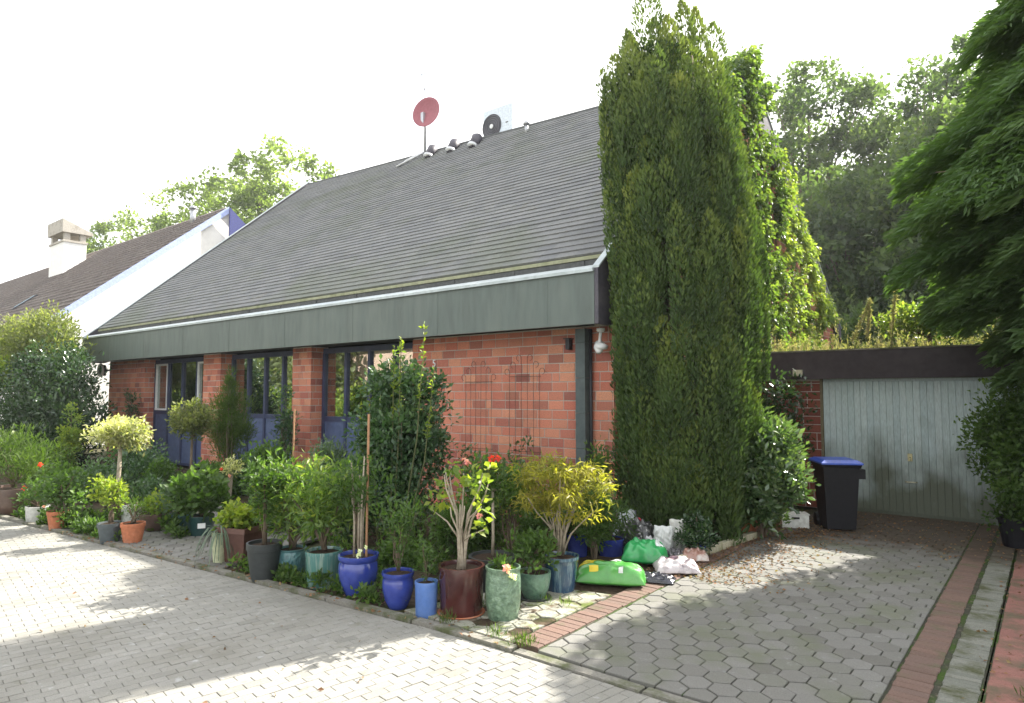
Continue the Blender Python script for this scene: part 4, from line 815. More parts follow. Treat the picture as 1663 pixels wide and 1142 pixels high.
def profile(kind, R, H):
    if kind == 'round':  o = [(.55,0),(.62,.04),(.80,.22),(.93,.45),(.98,.62),(.94,.78),(.90,.84),(.95,.88),(1.0,.92),(1.0,1.0)]
    elif kind == 'cone': o = [(.70,0),(.94,.80),(.94,.82),(1.0,.83),(1.0,1.0)]
    elif kind == 'cyl':  o = [(.86,0),(.90,.03),(.97,.9),(1.0,.93),(1.0,1.0)]
    elif kind == 'barrel': o = [(.78,0),(.84,.03),(.96,.3),(1.0,.55),(.97,.85),(.93,.92),(.99,.95),(.99,1.0)]
    elif kind == 'bowl': o = [(.6,0),(.66,.05),(.88,.4),(.98,.75),(1.0,.85),(1.0,1.0)]
    elif kind == 'tall': o = [(.72,0),(.74,.04),(.9,.75),(.94,.9),(1.0,.92),(1.0,1.0)]
    o = [(r*R, z*H) for r, z in o]
    return o + [((1-.11)*R, H), ((1-.14)*R, H*.9), (.0001, H*.9)]
POTS = []
def pot_at(px, py, wpx, hpx, lift=0.0):
    """near foot of a pot in the photograph -> ground centre, radius, height"""
    f = G(px, py); R = wpx/2*MPP(f); d = np.array([f[0], f[1]]); d = d/np.linalg.norm(d); c = np.array([f[0], f[1]])+d*R*.75
    w = MPP((c[0], c[1], .2)); return c, wpx/2*w, hpx*w
def potted(name, label, cat, px, py, wpx, hpx, kind, glz, rib=0.0, saucer=None, z=.0, square=False, group=None, push=0):
    c, R, H = pot_at(px, py, wpx, hpx)
    if push: d = c/np.linalg.norm(c); c = c+d*push
    root = thing(name, label, cat, (c[0], c[1], z), 0, group); zz = 0
    if saucer:
        s = MB(); s.lathe([(R*.85, 0), (R*1.0, .025), (R*1.03, .03), (R*.98, .035), (R*.9, .018), (.0001, .018)], n=30); s.build('saucer', Z[saucer], root, True); zz = .02
    b = MB()
    if square:
        a = R*.66; e = R*.95
        b.add([(-a,-a,zz),(a,-a,zz),(a,a,zz),(-a,a,zz),(-e,-e,H*.86),(e,-e,H*.86),(e,e,H*.86),(-e,e,H*.86)], [(0,3,2,1),(0,1,5,4),(1,2,6,5),(2,3,7,6),(3,0,4,7)])
        e2 = R*1.02; i2 = R*.88
        b.add([(-e2,-e2,H*.86),(e2,-e2,H*.86),(e2,e2,H*.86),(-e2,e2,H*.86),(-e2,-e2,H),(e2,-e2,H),(e2,e2,H),(-e2,e2,H),(-i2,-i2,H),(i2,-i2,H),(i2,i2,H),(-i2,i2,H),(-i2,-i2,H*.88),(i2,-i2,H*.88),(i2,i2,H*.88),(-i2,i2,H*.88)],
              [(0,3,2,1),(0,1,5,4),(1,2,6,5),(2,3,7,6),(3,0,4,7),(4,5,9,8),(5,6,10,9),(6,7,11,10),(7,4,8,11),(8,9,13,12),(9,10,14,13),(10,11,15,14),(11,8,12,15)])
        b.build('pot', Z[glz], root)
    else:
        b.lathe(profile(kind, R, H), (0, 0, zz), 36, wob=rib); smooth_by_angle(b.build('pot', Z[glz], root), 50)
    s = MB(); n = 20; rr = R*.87; pts = [(rr*math.cos(2*math.pi*k/n), rr*math.sin(2*math.pi*k/n), zz+H*.9+.004) for k in range(n)]+[(rr*.5*math.cos(2*math.pi*k/n), rr*.5*math.sin(2*math.pi*k/n), zz+H*.9+random.uniform(.008, .02)) for k in range(n)]+[(0, 0, zz+H*.93)]
    if square: pts = [(max(-rr*.98, min(rr*.98, x_*1.3)), max(-rr*.98, min(rr*.98, y_*1.3)), z_) for x_, y_, z_ in pts]
    s.add(pts, [(k, (k+1) % n, n+(k+1) % n, n+k) for k in range(n)]+[(n+k, n+(k+1) % n, 2*n) for k in range(n)]); s.build('soil', M_potsoil, root, True)
    POTS.append((label, c[0], c[1], R)); return root, H+zz, R
def crown(root, zb, R, zc, K, n, L, W, m, **kw):
    PZ[0] = zb; shrub('', '', kw.pop('cat', 'plant'), (0, 0, 0), R, zc, K, n, L, W, m, parent=root, zmin=kw.pop('zmin', zb*.9), **kw); PZ[0] = 0.0

GP = 'potted plants in front of the house'
# --- front row, left to right
r, h, R = potted('potted_grass', 'huge brown glazed bowl of feathery grass at the far left edge', 'potted plant', 20, 838, 85, 42, 'bowl', 'brown', group=GP)
crown(r, h, (.75, .5, .4), h+.42, 34, 90, .12, .12, LM['fine'], r=.25, up=1.0, stem_n=10)
r, h, R = potted('potted_plant', 'small pale grey pot half hidden in ground cover at the left', 'potted plant', 60, 850, 34, 26, 'cyl', 'white', group=GP)
crown(r, h, (.3, .2, .22), h+.2, 14, 40, .06, .5, LM['mid'], r=.12)
r, h, R = potted('potted_geranium', 'terracotta pot with red geranium flowers near the left edge', 'potted plant', 92, 862, 30, 30, 'cone', 'terra', group=GP)
crown(r, h, (.42, .3, .3), h+.28, 26, 44, .06, .75, LM['mid'], r=.15, flowers=[((-.32, -.3, h+.30), .05, 'red'), ((-.05, -.2, h+.62), .05, 'red'), ((.3, -.25, h+.12), .03, 'pink')])
r, h, R = potted('potted_shrub', 'dark grey plastic pot holding a low yellow-tinged bush', 'potted plant', 178, 884, 38, 32, 'cone', 'greyp', group=GP)
crown(r, h, (.20, .18, .17), h+.38, 20, 36, .06, .5, LM['yg'], r=.1, stem_n=6)
r, h, R = potted('potted_herb', 'terracotta pot with a wispy green herb beside the dark grey pot', 'potted plant', 215, 885, 37, 33, 'cone', 'terra', group=GP)
crown(r, h, (.10, .10, .14), h+.14, 14, 40, .05, .15, LM['fine'], r=.08, up=1.2)
r, h, R = potted('standard_euonymus', 'variegated cream-yellow ball tree on a bare stem in a brown pot', 'potted plant', 190, 858, 40, 30, 'cyl', 'brown', group=GP, push=.35)
s = MPP(r.location); zc = (858-712)*s
crown(r, h, (50*s, 42*s, 19*s), zc-.02, 46, 85, .07, .42, LM['varie'], r=.17, core=.75, rndw=1.0, trunk=(zc-.15, .03), smat=M_palebark, zmin=zc-.3, outw=.7, up=.1)
r, h, R = potted('white_bucket', 'white plastic bucket standing behind the terracotta herb pot', 'bucket', 212, 862, 30, 34, 'cyl', 'white', push=.22)
r, h, R = potted('potted_plant', 'wide low brown bowl with lime leaves right of the white bucket', 'potted plant', 252, 868, 50, 30, 'bowl', 'brown', group=GP, push=.1)
crown(r, h, (.26, .2, .12), h+.08, 18, 40, .065, .5, LM['yg'], r=.1)
r, h, R = potted('potted_hydrangea', 'dark green pot with white label and spreading green leaves', 'potted plant', 326, 872, 40, 32, 'cyl', 'dgreen', group=GP)
crown(r, h, (.42, .32, .26), h+.27, 38, 46, .085, .7, LM['mid'], r=.16)
f_ = MB(); f_.box((-.04, -R*1.0-.012, h*.45), (.05, -R*1.0-.004, h*.7)); lo = f_.build('label', M_white, r); lo.rotation_euler = (0, 0, math.atan2(r.location.x, -r.location.y)*-1+math.pi*0)
lo.rotation_euler = (0, 0, math.atan2(-r.location.y, -r.location.x)+math.pi/2)
r, h, R = potted('potted_plant', 'teal pot left of the labelled dark green pot with pale seedheads', 'potted plant', 292, 870, 34, 30, 'cyl', 'teal', group=GP, push=.15)
crown(r, h, (.28, .2, .18), h+.2, 18, 34, .07, .5, LM['grey'], r=.13)
r, h, R = potted('potted_spider_plant', 'tall cream pot with arching strap leaves beside the brown square planter', 'potted plant', 356, 917, 26, 50, 'tall', 'cream', group=GP)
n = 60; a = RNG.random(n)*6.28; 
b = MB()
for k in range(n):
    l = random.uniform(.18, .30); e = random.uniform(.5, 1.0); pts = [(math.cos(a[k])*l*t_, math.sin(a[k])*l*t_, h*.92+l*(e*1.9*t_-2.1*t_*t_)) for t_ in (0, .25, .5, .75, 1)]
    t0 = np.array([-math.sin(a[k]), math.cos(a[k]), 0]); vs = []
    for i, p in enumerate(pts): w_ = .011*(1-.75*(i/4)); vs += [tuple(np.array(p)-t0*w_), tuple(np.array(p)+t0*w_)]
    b.add(vs, [(2*i, 2*i+1, 2*i+3, 2*i+2) for i in range(4)], random.random())
b.build('foliage', mat('strap_leaf', (.09,.13,.08), .5, .4, cols=[(.05,.09,.05),(.14,.19,.12)]), r)
r, h, R = potted('potted_ivy', 'tall square chocolate-brown planter with lime ivy on top', 'potted plant', 392, 917, 56, 58, 'tall', 'choc', square=True, group=GP); r.rotation_euler = (0, 0, rad(20))
crown(r, h, (.24, .2, .12), h+.06, 24, 40, .07, .7, LM['yg'], r=.1, zmin=h*.75)
r, h, R = potted('potted_sapling', 'black plastic pot with one thick grey stem', 'potted plant', 428, 947, 56, 60, 'cone', 'plastic', group=GP)
b = MB(); b.tube([(0, 0, h*.9), (.01, 0, h+.25), (-.02, 0, h+.55)], [.025, .018, .008], 8); b.build('stem', M_bark, r, True)
crown(r, h, (.2, .16, .26), h+.58, 18, 34, .06, .5, LM['mid'], r=.11, stem_n=3, stem_r=.008)
r, h, R = potted('potted_mahonia', 'teal basket-textured pot with yellow and green leafy plant', 'potted plant', 473, 940, 48, 45, 'barrel', 'teal', group=GP)
crown(r, h, (.38, .3, .40), h+.50, 56, 40, .085, .3, LM['mix'], r=.15, up=.2, stem_n=10)
r, h, R = potted('potted_nandina', 'ribbed green-and-teal streaked pot with fresh green leaves', 'potted plant', 525, 957, 60, 57, 'cyl', 'stripe', rib=.012, group=GP)
crown(r, h, (.40, .3, .36), h+.46, 50, 42, .09, .26, LM['mix'], r=.15, up=-.1, stem_n=8)
r, h, R = potted('potted_climber', 'large cobalt blue urn with several bare upright stems', 'potted plant', 581, 974, 66, 66, 'round', 'blue', group=GP)
b = MB()
for (dx, dy, hh, rr) in ((-.06, 0, 1.15, .012), (-.04, .03, .95, .01), (.0, .0, 1.0, .013), (.03, .02, .9, .01), (.045, -.01, 1.25, .011), (-.02, -.03, .8, .009)): b.tube([(dx, dy, h*.88), (dx*1.1, dy, h+hh*.35), (dx*2, dy*2, h+hh*.7)], [rr, rr*.9, rr*.5], 6)
b.build('stem', M_palebark, r, True)
b = MB(); b.tube([(.06, .04, h*.88), (.07, .04, h+1.25)], .011, 6); b.build('cane', M_cane, r)
crown(r, h, (.3, .2, .25), h+.55, 20, 34, .07, .35, LM['mid'], r=.13, stem_n=6, stem_r=.007, flowers=[((.13, -.1, h+.02), .04, 'whitef'), ((.17, -.12, h+.07), .035, 'whitef'), ((.2, -.08, h+.1), .03, 'whitef')])
r, h, R = potted('potted_azalea', 'cobalt blue urn, smaller one, with thin twiggy plant', 'potted plant', 646, 993, 53, 58, 'round', 'blue', group=GP)
crown(r, h, (.22, .2, .26), h+.34, 26, 30, .055, .35, LM['mid'], r=.12, stem_n=12, stem_r=.006)
r, h, R = potted('potted_twigs', 'slim light blue cylinder pot with sparse twigs', 'potted plant', 692, 1005, 38, 56, 'cyl', 'sky', group=GP)
crown(r, h, (.12, .1, .16), h+.2, 12, 16, .05, .35, LM['mid'], r=.08, stem_n=8, stem_r=.004)
r, h, R = potted('potted_hydrangea', 'big maroon glazed pot on a terracotta saucer with pale gnarled stems', 'potted plant', 749, 1008, 76, 76, 'cyl', 'maroon', saucer='terra', group=GP)
b = MB(); random.seed(5)
for k in range(11):
    a_ = k*2.4; r0 = random.uniform(.01, .05); tx, ty = math.cos(a_)*random.uniform(.08, .24), math.sin(a_)*random.uniform(.05, .15); hh = random.uniform(.45, .78)
    pts = [(r0*math.cos(a_), r0*math.sin(a_), h*.88), (tx*.2, ty*.2, h+hh*.25), (tx*.35+.02*math.sin(k), ty*.4, h+hh*.55), (tx, ty, h+hh*.85), (tx*1.15, ty*1.1, h+hh)]
    b.tube(pts, [.014, .011, .009, .006, .004], 6)
for (tx, tz) in ((.30, .33), (-.30, .42), (.26, .5)): b.tube([(0, 0, h+.18), (tx*.45, -.03, h+tz*.8), (tx, -.05, h+tz)], [.009, .007, .004], 6)
b.build('stem', M_palebark, r, True)
c = np.array([(.28, -.05, h+.34), (.24, -.04, h+.52), (.12, 0, h+.72), (.26, .02, h+.78), (-.24, -.03, h+.62), (-.30, -.03, h+.48), (-.1, 0, h+.78), (.2, 0, h+.66), (-.16, -.05, h+.52), (.02, 0, h+.6)])
P, D, q = blob_pts(c, .075, 13, up=0); leaves('foliage', P, D, .085, .6, LM['yg'], r, q)
random.seed(17)
r, h, R = potted('potted_rose', 'wide black pot behind the maroon one with a standard rose in bloom', 'potted plant', 800, 975, 82, 52, 'cyl', 'plastic', group=GP, push=.25)
zc = h+.72
crown(r, h, (.24, .22, .18), zc, 26, 30, .06, .5, LM['mid'], r=.12, trunk=(zc-.1, .014), smat=M_palebark, zmin=zc-.25, flowers=[((-.18, -.15, zc+.14), .055, 'pink'), ((.14, -.18, zc+.2), .06, 'red'), ((.2, -.16, zc+.21), .05, 'red'), ((-.28, -.1, zc+.16), .035, 'pink'), ((.05, -.25, zc-.32), .05, 'pink')])
r, h, R = potted('celadon_pot', 'tall celadon green pot with woven relief and one pale pink bloom', 'potted plant', 817, 1012, 58, 84, 'barrel', 'celadon', group=GP)
crown(r, h, (.08, .07, .03), h-.0, 8, 16, .06, .45, LM['mid'], r=.05, stem_n=4, flowers=[((R*.85, -.1, h+.02), .06, 'pink'), ((R*1.0, -.05, h-.05), .05, 'whitef')])
r, h, R = potted('potted_fern', 'low green relief bowl on a dark saucer right of the celadon pot', 'potted plant', 868, 980, 54, 42, 'bowl', 'green', saucer='plastic', group=GP)
crown(r, h, (.2, .18, .14), h+.18, 20, 32, .065, .45, LM['mid'], r=.12, stem_n=6)
r, h, R = potted('potted_maple', 'blue streaked ribbed pot with golden-yellow feathery maple', 'potted plant', 911, 967, 60, 58, 'tall', 'bstripe', rib=.01, group=GP)
s = MPP(r.location)
crown(r, h, (90*s, 62*s, 50*s), h+108*s, 84, 50, .07, .22, LM['yellow'], r=.15, core=.8, up=-.25, stem_n=16, stem_r=.012, smat=M_palebark, zmin=h+.22, flat=.55)
# --- back row
r, h, R = potted('potted_plant', 'dark chocolate pot in shade behind the golden maple', 'potted plant', 893, 918, 46, 44, 'cone', 'maroon', group=GP, push=.2); crown(r, h, (.2, .18, .2), h+.2, 16, 30, .07, .4, LM['mid'], r=.12)
r, h, R = potted('potted_plant', 'cobalt pot standing behind the maple between the yellow leaves and the wall', 'potted plant', 938, 918, 38, 36, 'cyl', 'blue', group=GP, push=.35); crown(r, h, (.22, .18, .22), h+.22, 16, 30, .08, .3, LM['mid'], r=.12)
r, h, R = potted('potted_bamboo', 'cobalt pot with long green strap leaves behind the green bag', 'potted plant', 992, 918, 46, 30, 'cyl', 'blue', group=GP, push=.3); crown(r, h, (.3, .25, .26), h+.24, 22, 40, .13, .16, LM['mid'], r=.15, up=-.1)
r, h, R = potted('potted_plant', 'small dark blue pot beside the grey-white bag at the timber edging', 'potted plant', 1134, 907, 26, 32, 'cyl', 'blue', group=GP, push=.05); crown(r, h, (.14, .12, .12), h+.12, 12, 30, .06, .45, LM['gloss'], r=.09)
r, h, R = potted('potted_annual', 'small teal pot with dull stems behind the square brown planter', 'potted plant', 372, 862, 30, 34, 'cyl', 'white', group=GP, push=.25)
s = MPP(r.location); b = MB()
for k in range(5): b.tube([(0, 0, h*.9), (.02*(k-2), 0, h+.25), (.035*(k-2), 0, h+.5)], [.008, .007, .003], 5)
b.build('stem', M_palebark, r); crown(r, h, (.14, .12, .14), h+.52, 14, 22, .05, .35, LM['varie'], r=.08, stem_n=2, stem_r=.004, flowers=[((-.02, -.12, h+.5), .035, 'red'), ((.16, -.1, h+.42), .035, 'pink')])
b = MB(); p = G(395, 905); b.tube([(p[0], p[1]+.6, 0), (p[0]+.01, p[1]+.6, 1.62)], .011, 7); tag(b.build('bamboo_cane', M_cane), 'upright reddish garden cane among the plants before the blue window', 'cane')
# --- tall plants between pots and wall
bx('camellia_shrub', 'tall camellia with dark green leaves before the right brick wall', 556, 745, 558, 890, 5.6, .5, 210, 62, .08, .52, LM['camel'], r=.21, stem_n=14)
b_c = thing('rose_shoots', 'tall slender lime-tipped shoots rising above the camellia', 'bush', (-6.1, 5.3, 0)); sb = MB(); P_, D_ = [], []
for (px_, py_) in ((690, 525), (652, 545), (640, 560), (600, 628), (584, 655), (705, 600)):
    q_ = PL(px_, py_, 1, 5.3); dx, hh = q_[0]+6.1, q_[2]
    sb.tube([(dx*.3, 0, 0), (dx*.8, .0, hh*.5), (dx, 0, hh)], [.012, .008, .003], 5); t_ = RNG.uniform(.62, 1, 60); P_.append(np.stack([dx*(.6+.4*t_), 0*t_, hh*t_], 1)); D_.append(RNG.normal(size=(60, 3))+np.array([0, 0, .35]))
sb.build('stem', M_stem, b_c); leaves('foliage', np.concatenate(P_), np.concatenate(D_), .065, .42, LM['yg'], b_c)
r, h, R = potted('potted_tree', 'round pale-green leaved ball tree before the blue panels of the left bay', 'potted plant', 308, 832, 36, 34, 'cyl', 'plastic', group=GP, push=.3)
s = MPP(r.location); zc = (832-690)*s+.0; crown(r, h, (30*s, 26*s, 28*s), zc, 44, 70, .06, .5, LM['olive'], r=.15, trunk=(zc-.25, .022), zmin=zc-.45)
bx('tamarisk_bush', 'soft feathery dark green bush before the second window bay', 322, 425, 622, 765, 6.5, .35, 90, 130, .09, .11, LM['fine'], r=.22, up=.9, stem_n=14)
bx('tamarisk_bush', 'thin feathery spire rising beside the second window bay', 362, 388, 590, 680, 6.4, .08, 18, 90, .08, .11, LM['fine'], r=.1, up=1.2, stem_n=6)
G_ = lambda lb, *a, **k: bx('garden_shrub', lb, *a, **k)
G_('loose green climber on the brick pillar between second and third bay', 438, 488, 625, 760, 7.2, .12, 30, 34, .075, .5, LM['camel'], r=.15)
G_('green leafy bush between the square planter and the house', 395, 480, 700, 830, 5.9, .35, 60, 46, .08, .5, LM['mid'], r=.2)
G_('yellow-flecked leafy bush behind the teal pots', 425, 482, 752, 810, 4.9, .2, 30, 44, .06, .4, LM['yellow'], r=.12)
G_('grey-leaved tall bush between the teal pots and the third bay', 488, 572, 700, 860, 5.6, .3, 60, 46, .07, .35, LM['grey'], r=.17)
G_('low green undergrowth bush behind the blue urns', 600, 700, 870, 950, 4.8, .3, 44, 46, .055, .5, LM['mid'], r=.15)
G_('green leafy bush behind the standard rose', 735, 830, 780, 900, 5.7, .35, 56, 46, .07, .45, LM['mid'], r=.18)
G_('straggly rose bush at the foot of the nearer trellis', 735, 800, 712, 830, 7.25, .16, 26, 26, .06, .5, LM['camel'], r=.13)
G_('thin rose twigs at the foot of the farther trellis', 805, 880, 700, 830, 7.3, .14, 22, 22, .06, .5, LM['camel'], r=.12)
G_('rose bush with light leaves beside the corner post', 940, 1000, 705, 830, 7.2, .18, 30, 34, .065, .45, LM['mid'], r=.14)
G_('green bush hiding the wall foot behind the golden maple', 830, 985, 800, 900, 6.7, .25, 60, 46, .07, .45, LM['mid'], r=.17)
G_('soft green bush behind the red geraniums on the left', 10, 150, 715, 830, 4.8, .4, 80, 56, .075, .35, LM['mid'], r=.22, flowers=[((-.9, -.4, 1.0), .06, 'whitef')])
G_('feathery green bush between far left bowl and dark camellia', 105, 200, 745, 850, 4.5, .3, 56, 52, .07, .45, LM['camel'], r=.18)
G_('leafy green bush behind the low brown bowl', 195, 300, 770, 860, 5.0, .3, 56, 46, .075, .5, LM['camel'], r=.2)
G_('thin climber on the far left brick pillar', 198, 226, 620, 700, 7.5, .1, 18, 20, .08, .5, LM['camel'], r=.16)
G_('green tangle below the middle window bays', 335, 470, 735, 850, 6.6, .3, 80, 50, .08, .5, LM['camel'], r=.22)
G_('green bush under the third window bay behind the grey-leaved plant', 480, 600, 740, 860, 6.8, .3, 60, 50, .08, .5, LM['mid'], r=.22)
G_('pale flowering perennials behind the labelled dark green pot', 270, 345, 772, 850, 5.3, .2, 34, 44, .06, .5, LM['grey'], r=.14)
G_('tangled greenery between the twin bay pillars and the path', 300, 400, 735, 850, 5.9, .3, 60, 50, .075, .5, LM['mid'], r=.2)
G_('dark tangle behind the square chocolate planter', 400, 500, 770, 880, 5.1, .25, 50, 50, .07, .5, LM['camel'], r=.17)
G_('golden-green spray leaning over the teal pots', 440, 540, 745, 850, 5.2, .25, 46, 46, .075, .3, LM['mix'], r=.16, up=0)
G_('green bush left of the tall camellia foot', 540, 610, 760, 900, 5.1, .25, 50, 50, .07, .5, LM['camel'], r=.16)
G_('fine leafy bush filling the gap behind the maroon pot', 690, 790, 800, 920, 5.0, .3, 60, 46, .06, .4, LM['mid'], r=.16)
G_('olive-leaved bush beside the standard rose', 790, 870, 745, 850, 5.6, .25, 46, 50, .065, .3, LM['mix'], r=.15)
G_('green bush at the corner post behind the maple', 930, 1000, 790, 900, 6.2, .2, 46, 50, .07, .4, LM['mid'], r=.14)
G_('leafy bush between labelled pot and the blue door', 230, 300, 740, 830, 5.6, .25, 50, 46, .07, .5, LM['mid'], r=.18)
G_('dark low laurel along the left bed edge', 35, 170, 770, 850, 4.3, .3, 66, 46, .065, .5, LM['camel'], r=.16)
G_('mixed low bush at the foot of the yew by the driveway', 1090, 1170, 850, 900, 7.1, .2, 26, 40, .055, .45, LM['gloss'], r=.1)
# ------------------------------------------------------------------ ground cover (uncountable)
def cover(name, spots, L, m, per=40, up=.9, hmax=.18, W=.55):
    P_, D_ = [], []
    for (x, y, rx, ry, n) in spots:
        c = np.stack([x+RNG.normal(size=n)*rx*.45, y+RNG.normal(size=n)*ry*.45, RNG.random(n)*hmax], 1); c = c[c[:, 1] > KY+.03+.085*np.minimum(0, c[:, 0]+3.8)]
        P, D, q = blob_pts(c, .07, per, up=up); k = P[:, 2] > .01; P_.append(P[k]); D_.append(D[k])
    return tag(leaves(name, np.concatenate(P_), np.concatenate(D_), L, W, m), kind='stuff')
g = lambda x, y: G(x, y)
sp = []
for (x, y, rx, ry, n) in [(40, 848, .5, .2, 16), (90, 872, .7, .2, 34), (140, 880, .6, .2, 34), (70, 862, .8, .3, 30), (120, 860, .5, .3, 24), (255, 872, .5, .12, 12), (25, 850, .4, .2, 14)]:
    p = g(x, y); sp.append((p[0], p[1]+.12, rx, ry, n))
cover('ground_cover', sp, .07, LM['mid'], per=34)
sp = [(-5.5, 5.4, 1.2, .9, 50), (-7.5, 6.2, 1.5, .8, 40), (-4.9, 6.4, .7, .6, 24)]
for (x, y, rx, ry, n) in [(385, 938, .3, .12, 12), (470, 958, .4, .12, 16), (520, 978, .3, .1, 9), (590, 985, .3, .1, 10), (450, 950, .3, .1, 8), (640, 960, .5, .25, 18), (700, 930, .6, .3, 24), (760, 905, .7, .3, 24)]:
    p = g(x, y); sp.append((p[0], max(p[1], ky(p[0])+.1)+.04, rx, ry, n))
cover('creeping_plants', sp, .055, LM['mid'], per=30, hmax=.12)
cover('grass_tufts', [(g(845, 1045)[0], KY+.08, .25, .03, 8), (g(715, 1015)[0], KY+.09, .1, .03, 3), (-3.5, 4.5, .35, .4, 10), (-.14, 5.5, .05, 1.6, 16), (-.05, 4.6, .12, .8, 18)], .06, LM['fine'], per=50, up=2.2, hmax=.015, W=.1)
n = 2600; x = RNG.normal(size=n)*.38-2.85; y = RNG.uniform(6.2, 9.9, n); n2 = 500
P = np.stack([x, y, np.full(n, .026)], 1); P2 = np.stack([RNG.uniform(-3, -.2, n2), RNG.uniform(8.6, 11.2, n2), np.full(n2, .026)], 1); P3 = np.stack([RNG.uniform(-.5, .3, 160), RNG.uniform(4, 8, 160), np.full(160, .028)], 1)
P4 = np.stack([RNG.uniform(-9, -1, 46), RNG.uniform(1.2, 3.7, 46), np.full(46, .008)], 1); x5 = RNG.uniform(-10, -3, 260); P5 = np.stack([x5, RNG.uniform(-.12, .17, 260)+KY+.085*np.minimum(0, x5+3.8), np.full(260, .03)], 1)
P = np.concatenate([P, P2, P3, P4, P5]); D = RNG.normal(size=P.shape); D[:, 2] = abs(D[:, 2])*.15
tag(leaves('fallen_leaves', P, D, .035, .6, LM['dead']), kind='stuff')

# ------------------------------------------------------------------ timber edging blocks along the driveway bed
M_edge = mat('edging_stone', (.42,.39,.28), .85, .3, noise=[(6,(.22,.22,.12),.5,.7)], bump=.6, bscale=40)
e0 = G(1078, 927); e1 = G(1228, 876); n = 7
for k in range(n):
    a = np.array(e0)+(np.array(e1)-np.array(e0))*k/n; b_ = np.array(e0)+(np.array(e1)-np.array(e0))*(k+.94)/n; d = (b_-a)[:2]; l = np.linalg.norm(d); ang = math.atan2(d[1], d[0])
    o = MB(); o.tile([(0, -.03), (l, -.03), (l, .04), (0, .04)], 0, .085+random.uniform(-.008, .01), flat, .5, .01, .03)
    oo = o.build('edging_block', M_edge, None, loc=(a[0], a[1], .012)); oo.rotation_euler = (0, 0, ang+random.uniform(-.03, .03))
    tag(oo, ['nearest', 'second nearest', 'third nearest', 'middle', 'fifth nearest', 'second farthest', 'farthest'][k] + ' pale stone edging block along the driveway bed, counted from the bags', 'edging block', 'stone edging blocks')
for k in range(5):
    p = G(1232+k*6, 876-k*1.5); o = MB(); o.tube([(0, 0, -.02), (0, 0, .09+.01*(k % 2))], .022, 8); oo = o.build('edging_stake', M_bark, None, loc=(p[0], p[1], .02))
    tag(oo, 'short dark edging stake at the far end of the stone blocks', 'stake', 'edging stakes')

# ------------------------------------------------------------------ thin scattering volume added to stand in for lens glare
hz = MB(); hz.box((-95, -45, -1.05), (45, 58, 34))
M_hz = bpy.data.materials.new('glare_veil_volume'); M_hz.use_nodes = True; _t = M_hz.node_tree; _t.nodes.remove(_t.nodes['Principled BSDF'])
_v = _t.nodes.new('ShaderNodeVolumePrincipled'); _v.inputs['Color'].default_value = (.95,.97,1,1); _v.inputs['Density'].default_value = .0007; _v.inputs['Anisotropy'].default_value = .3
_t.links.new(_v.outputs[0], _t.nodes['Material Output'].inputs['Volume']); tag(hz.build('glare_veil', M_hz), kind='stuff')
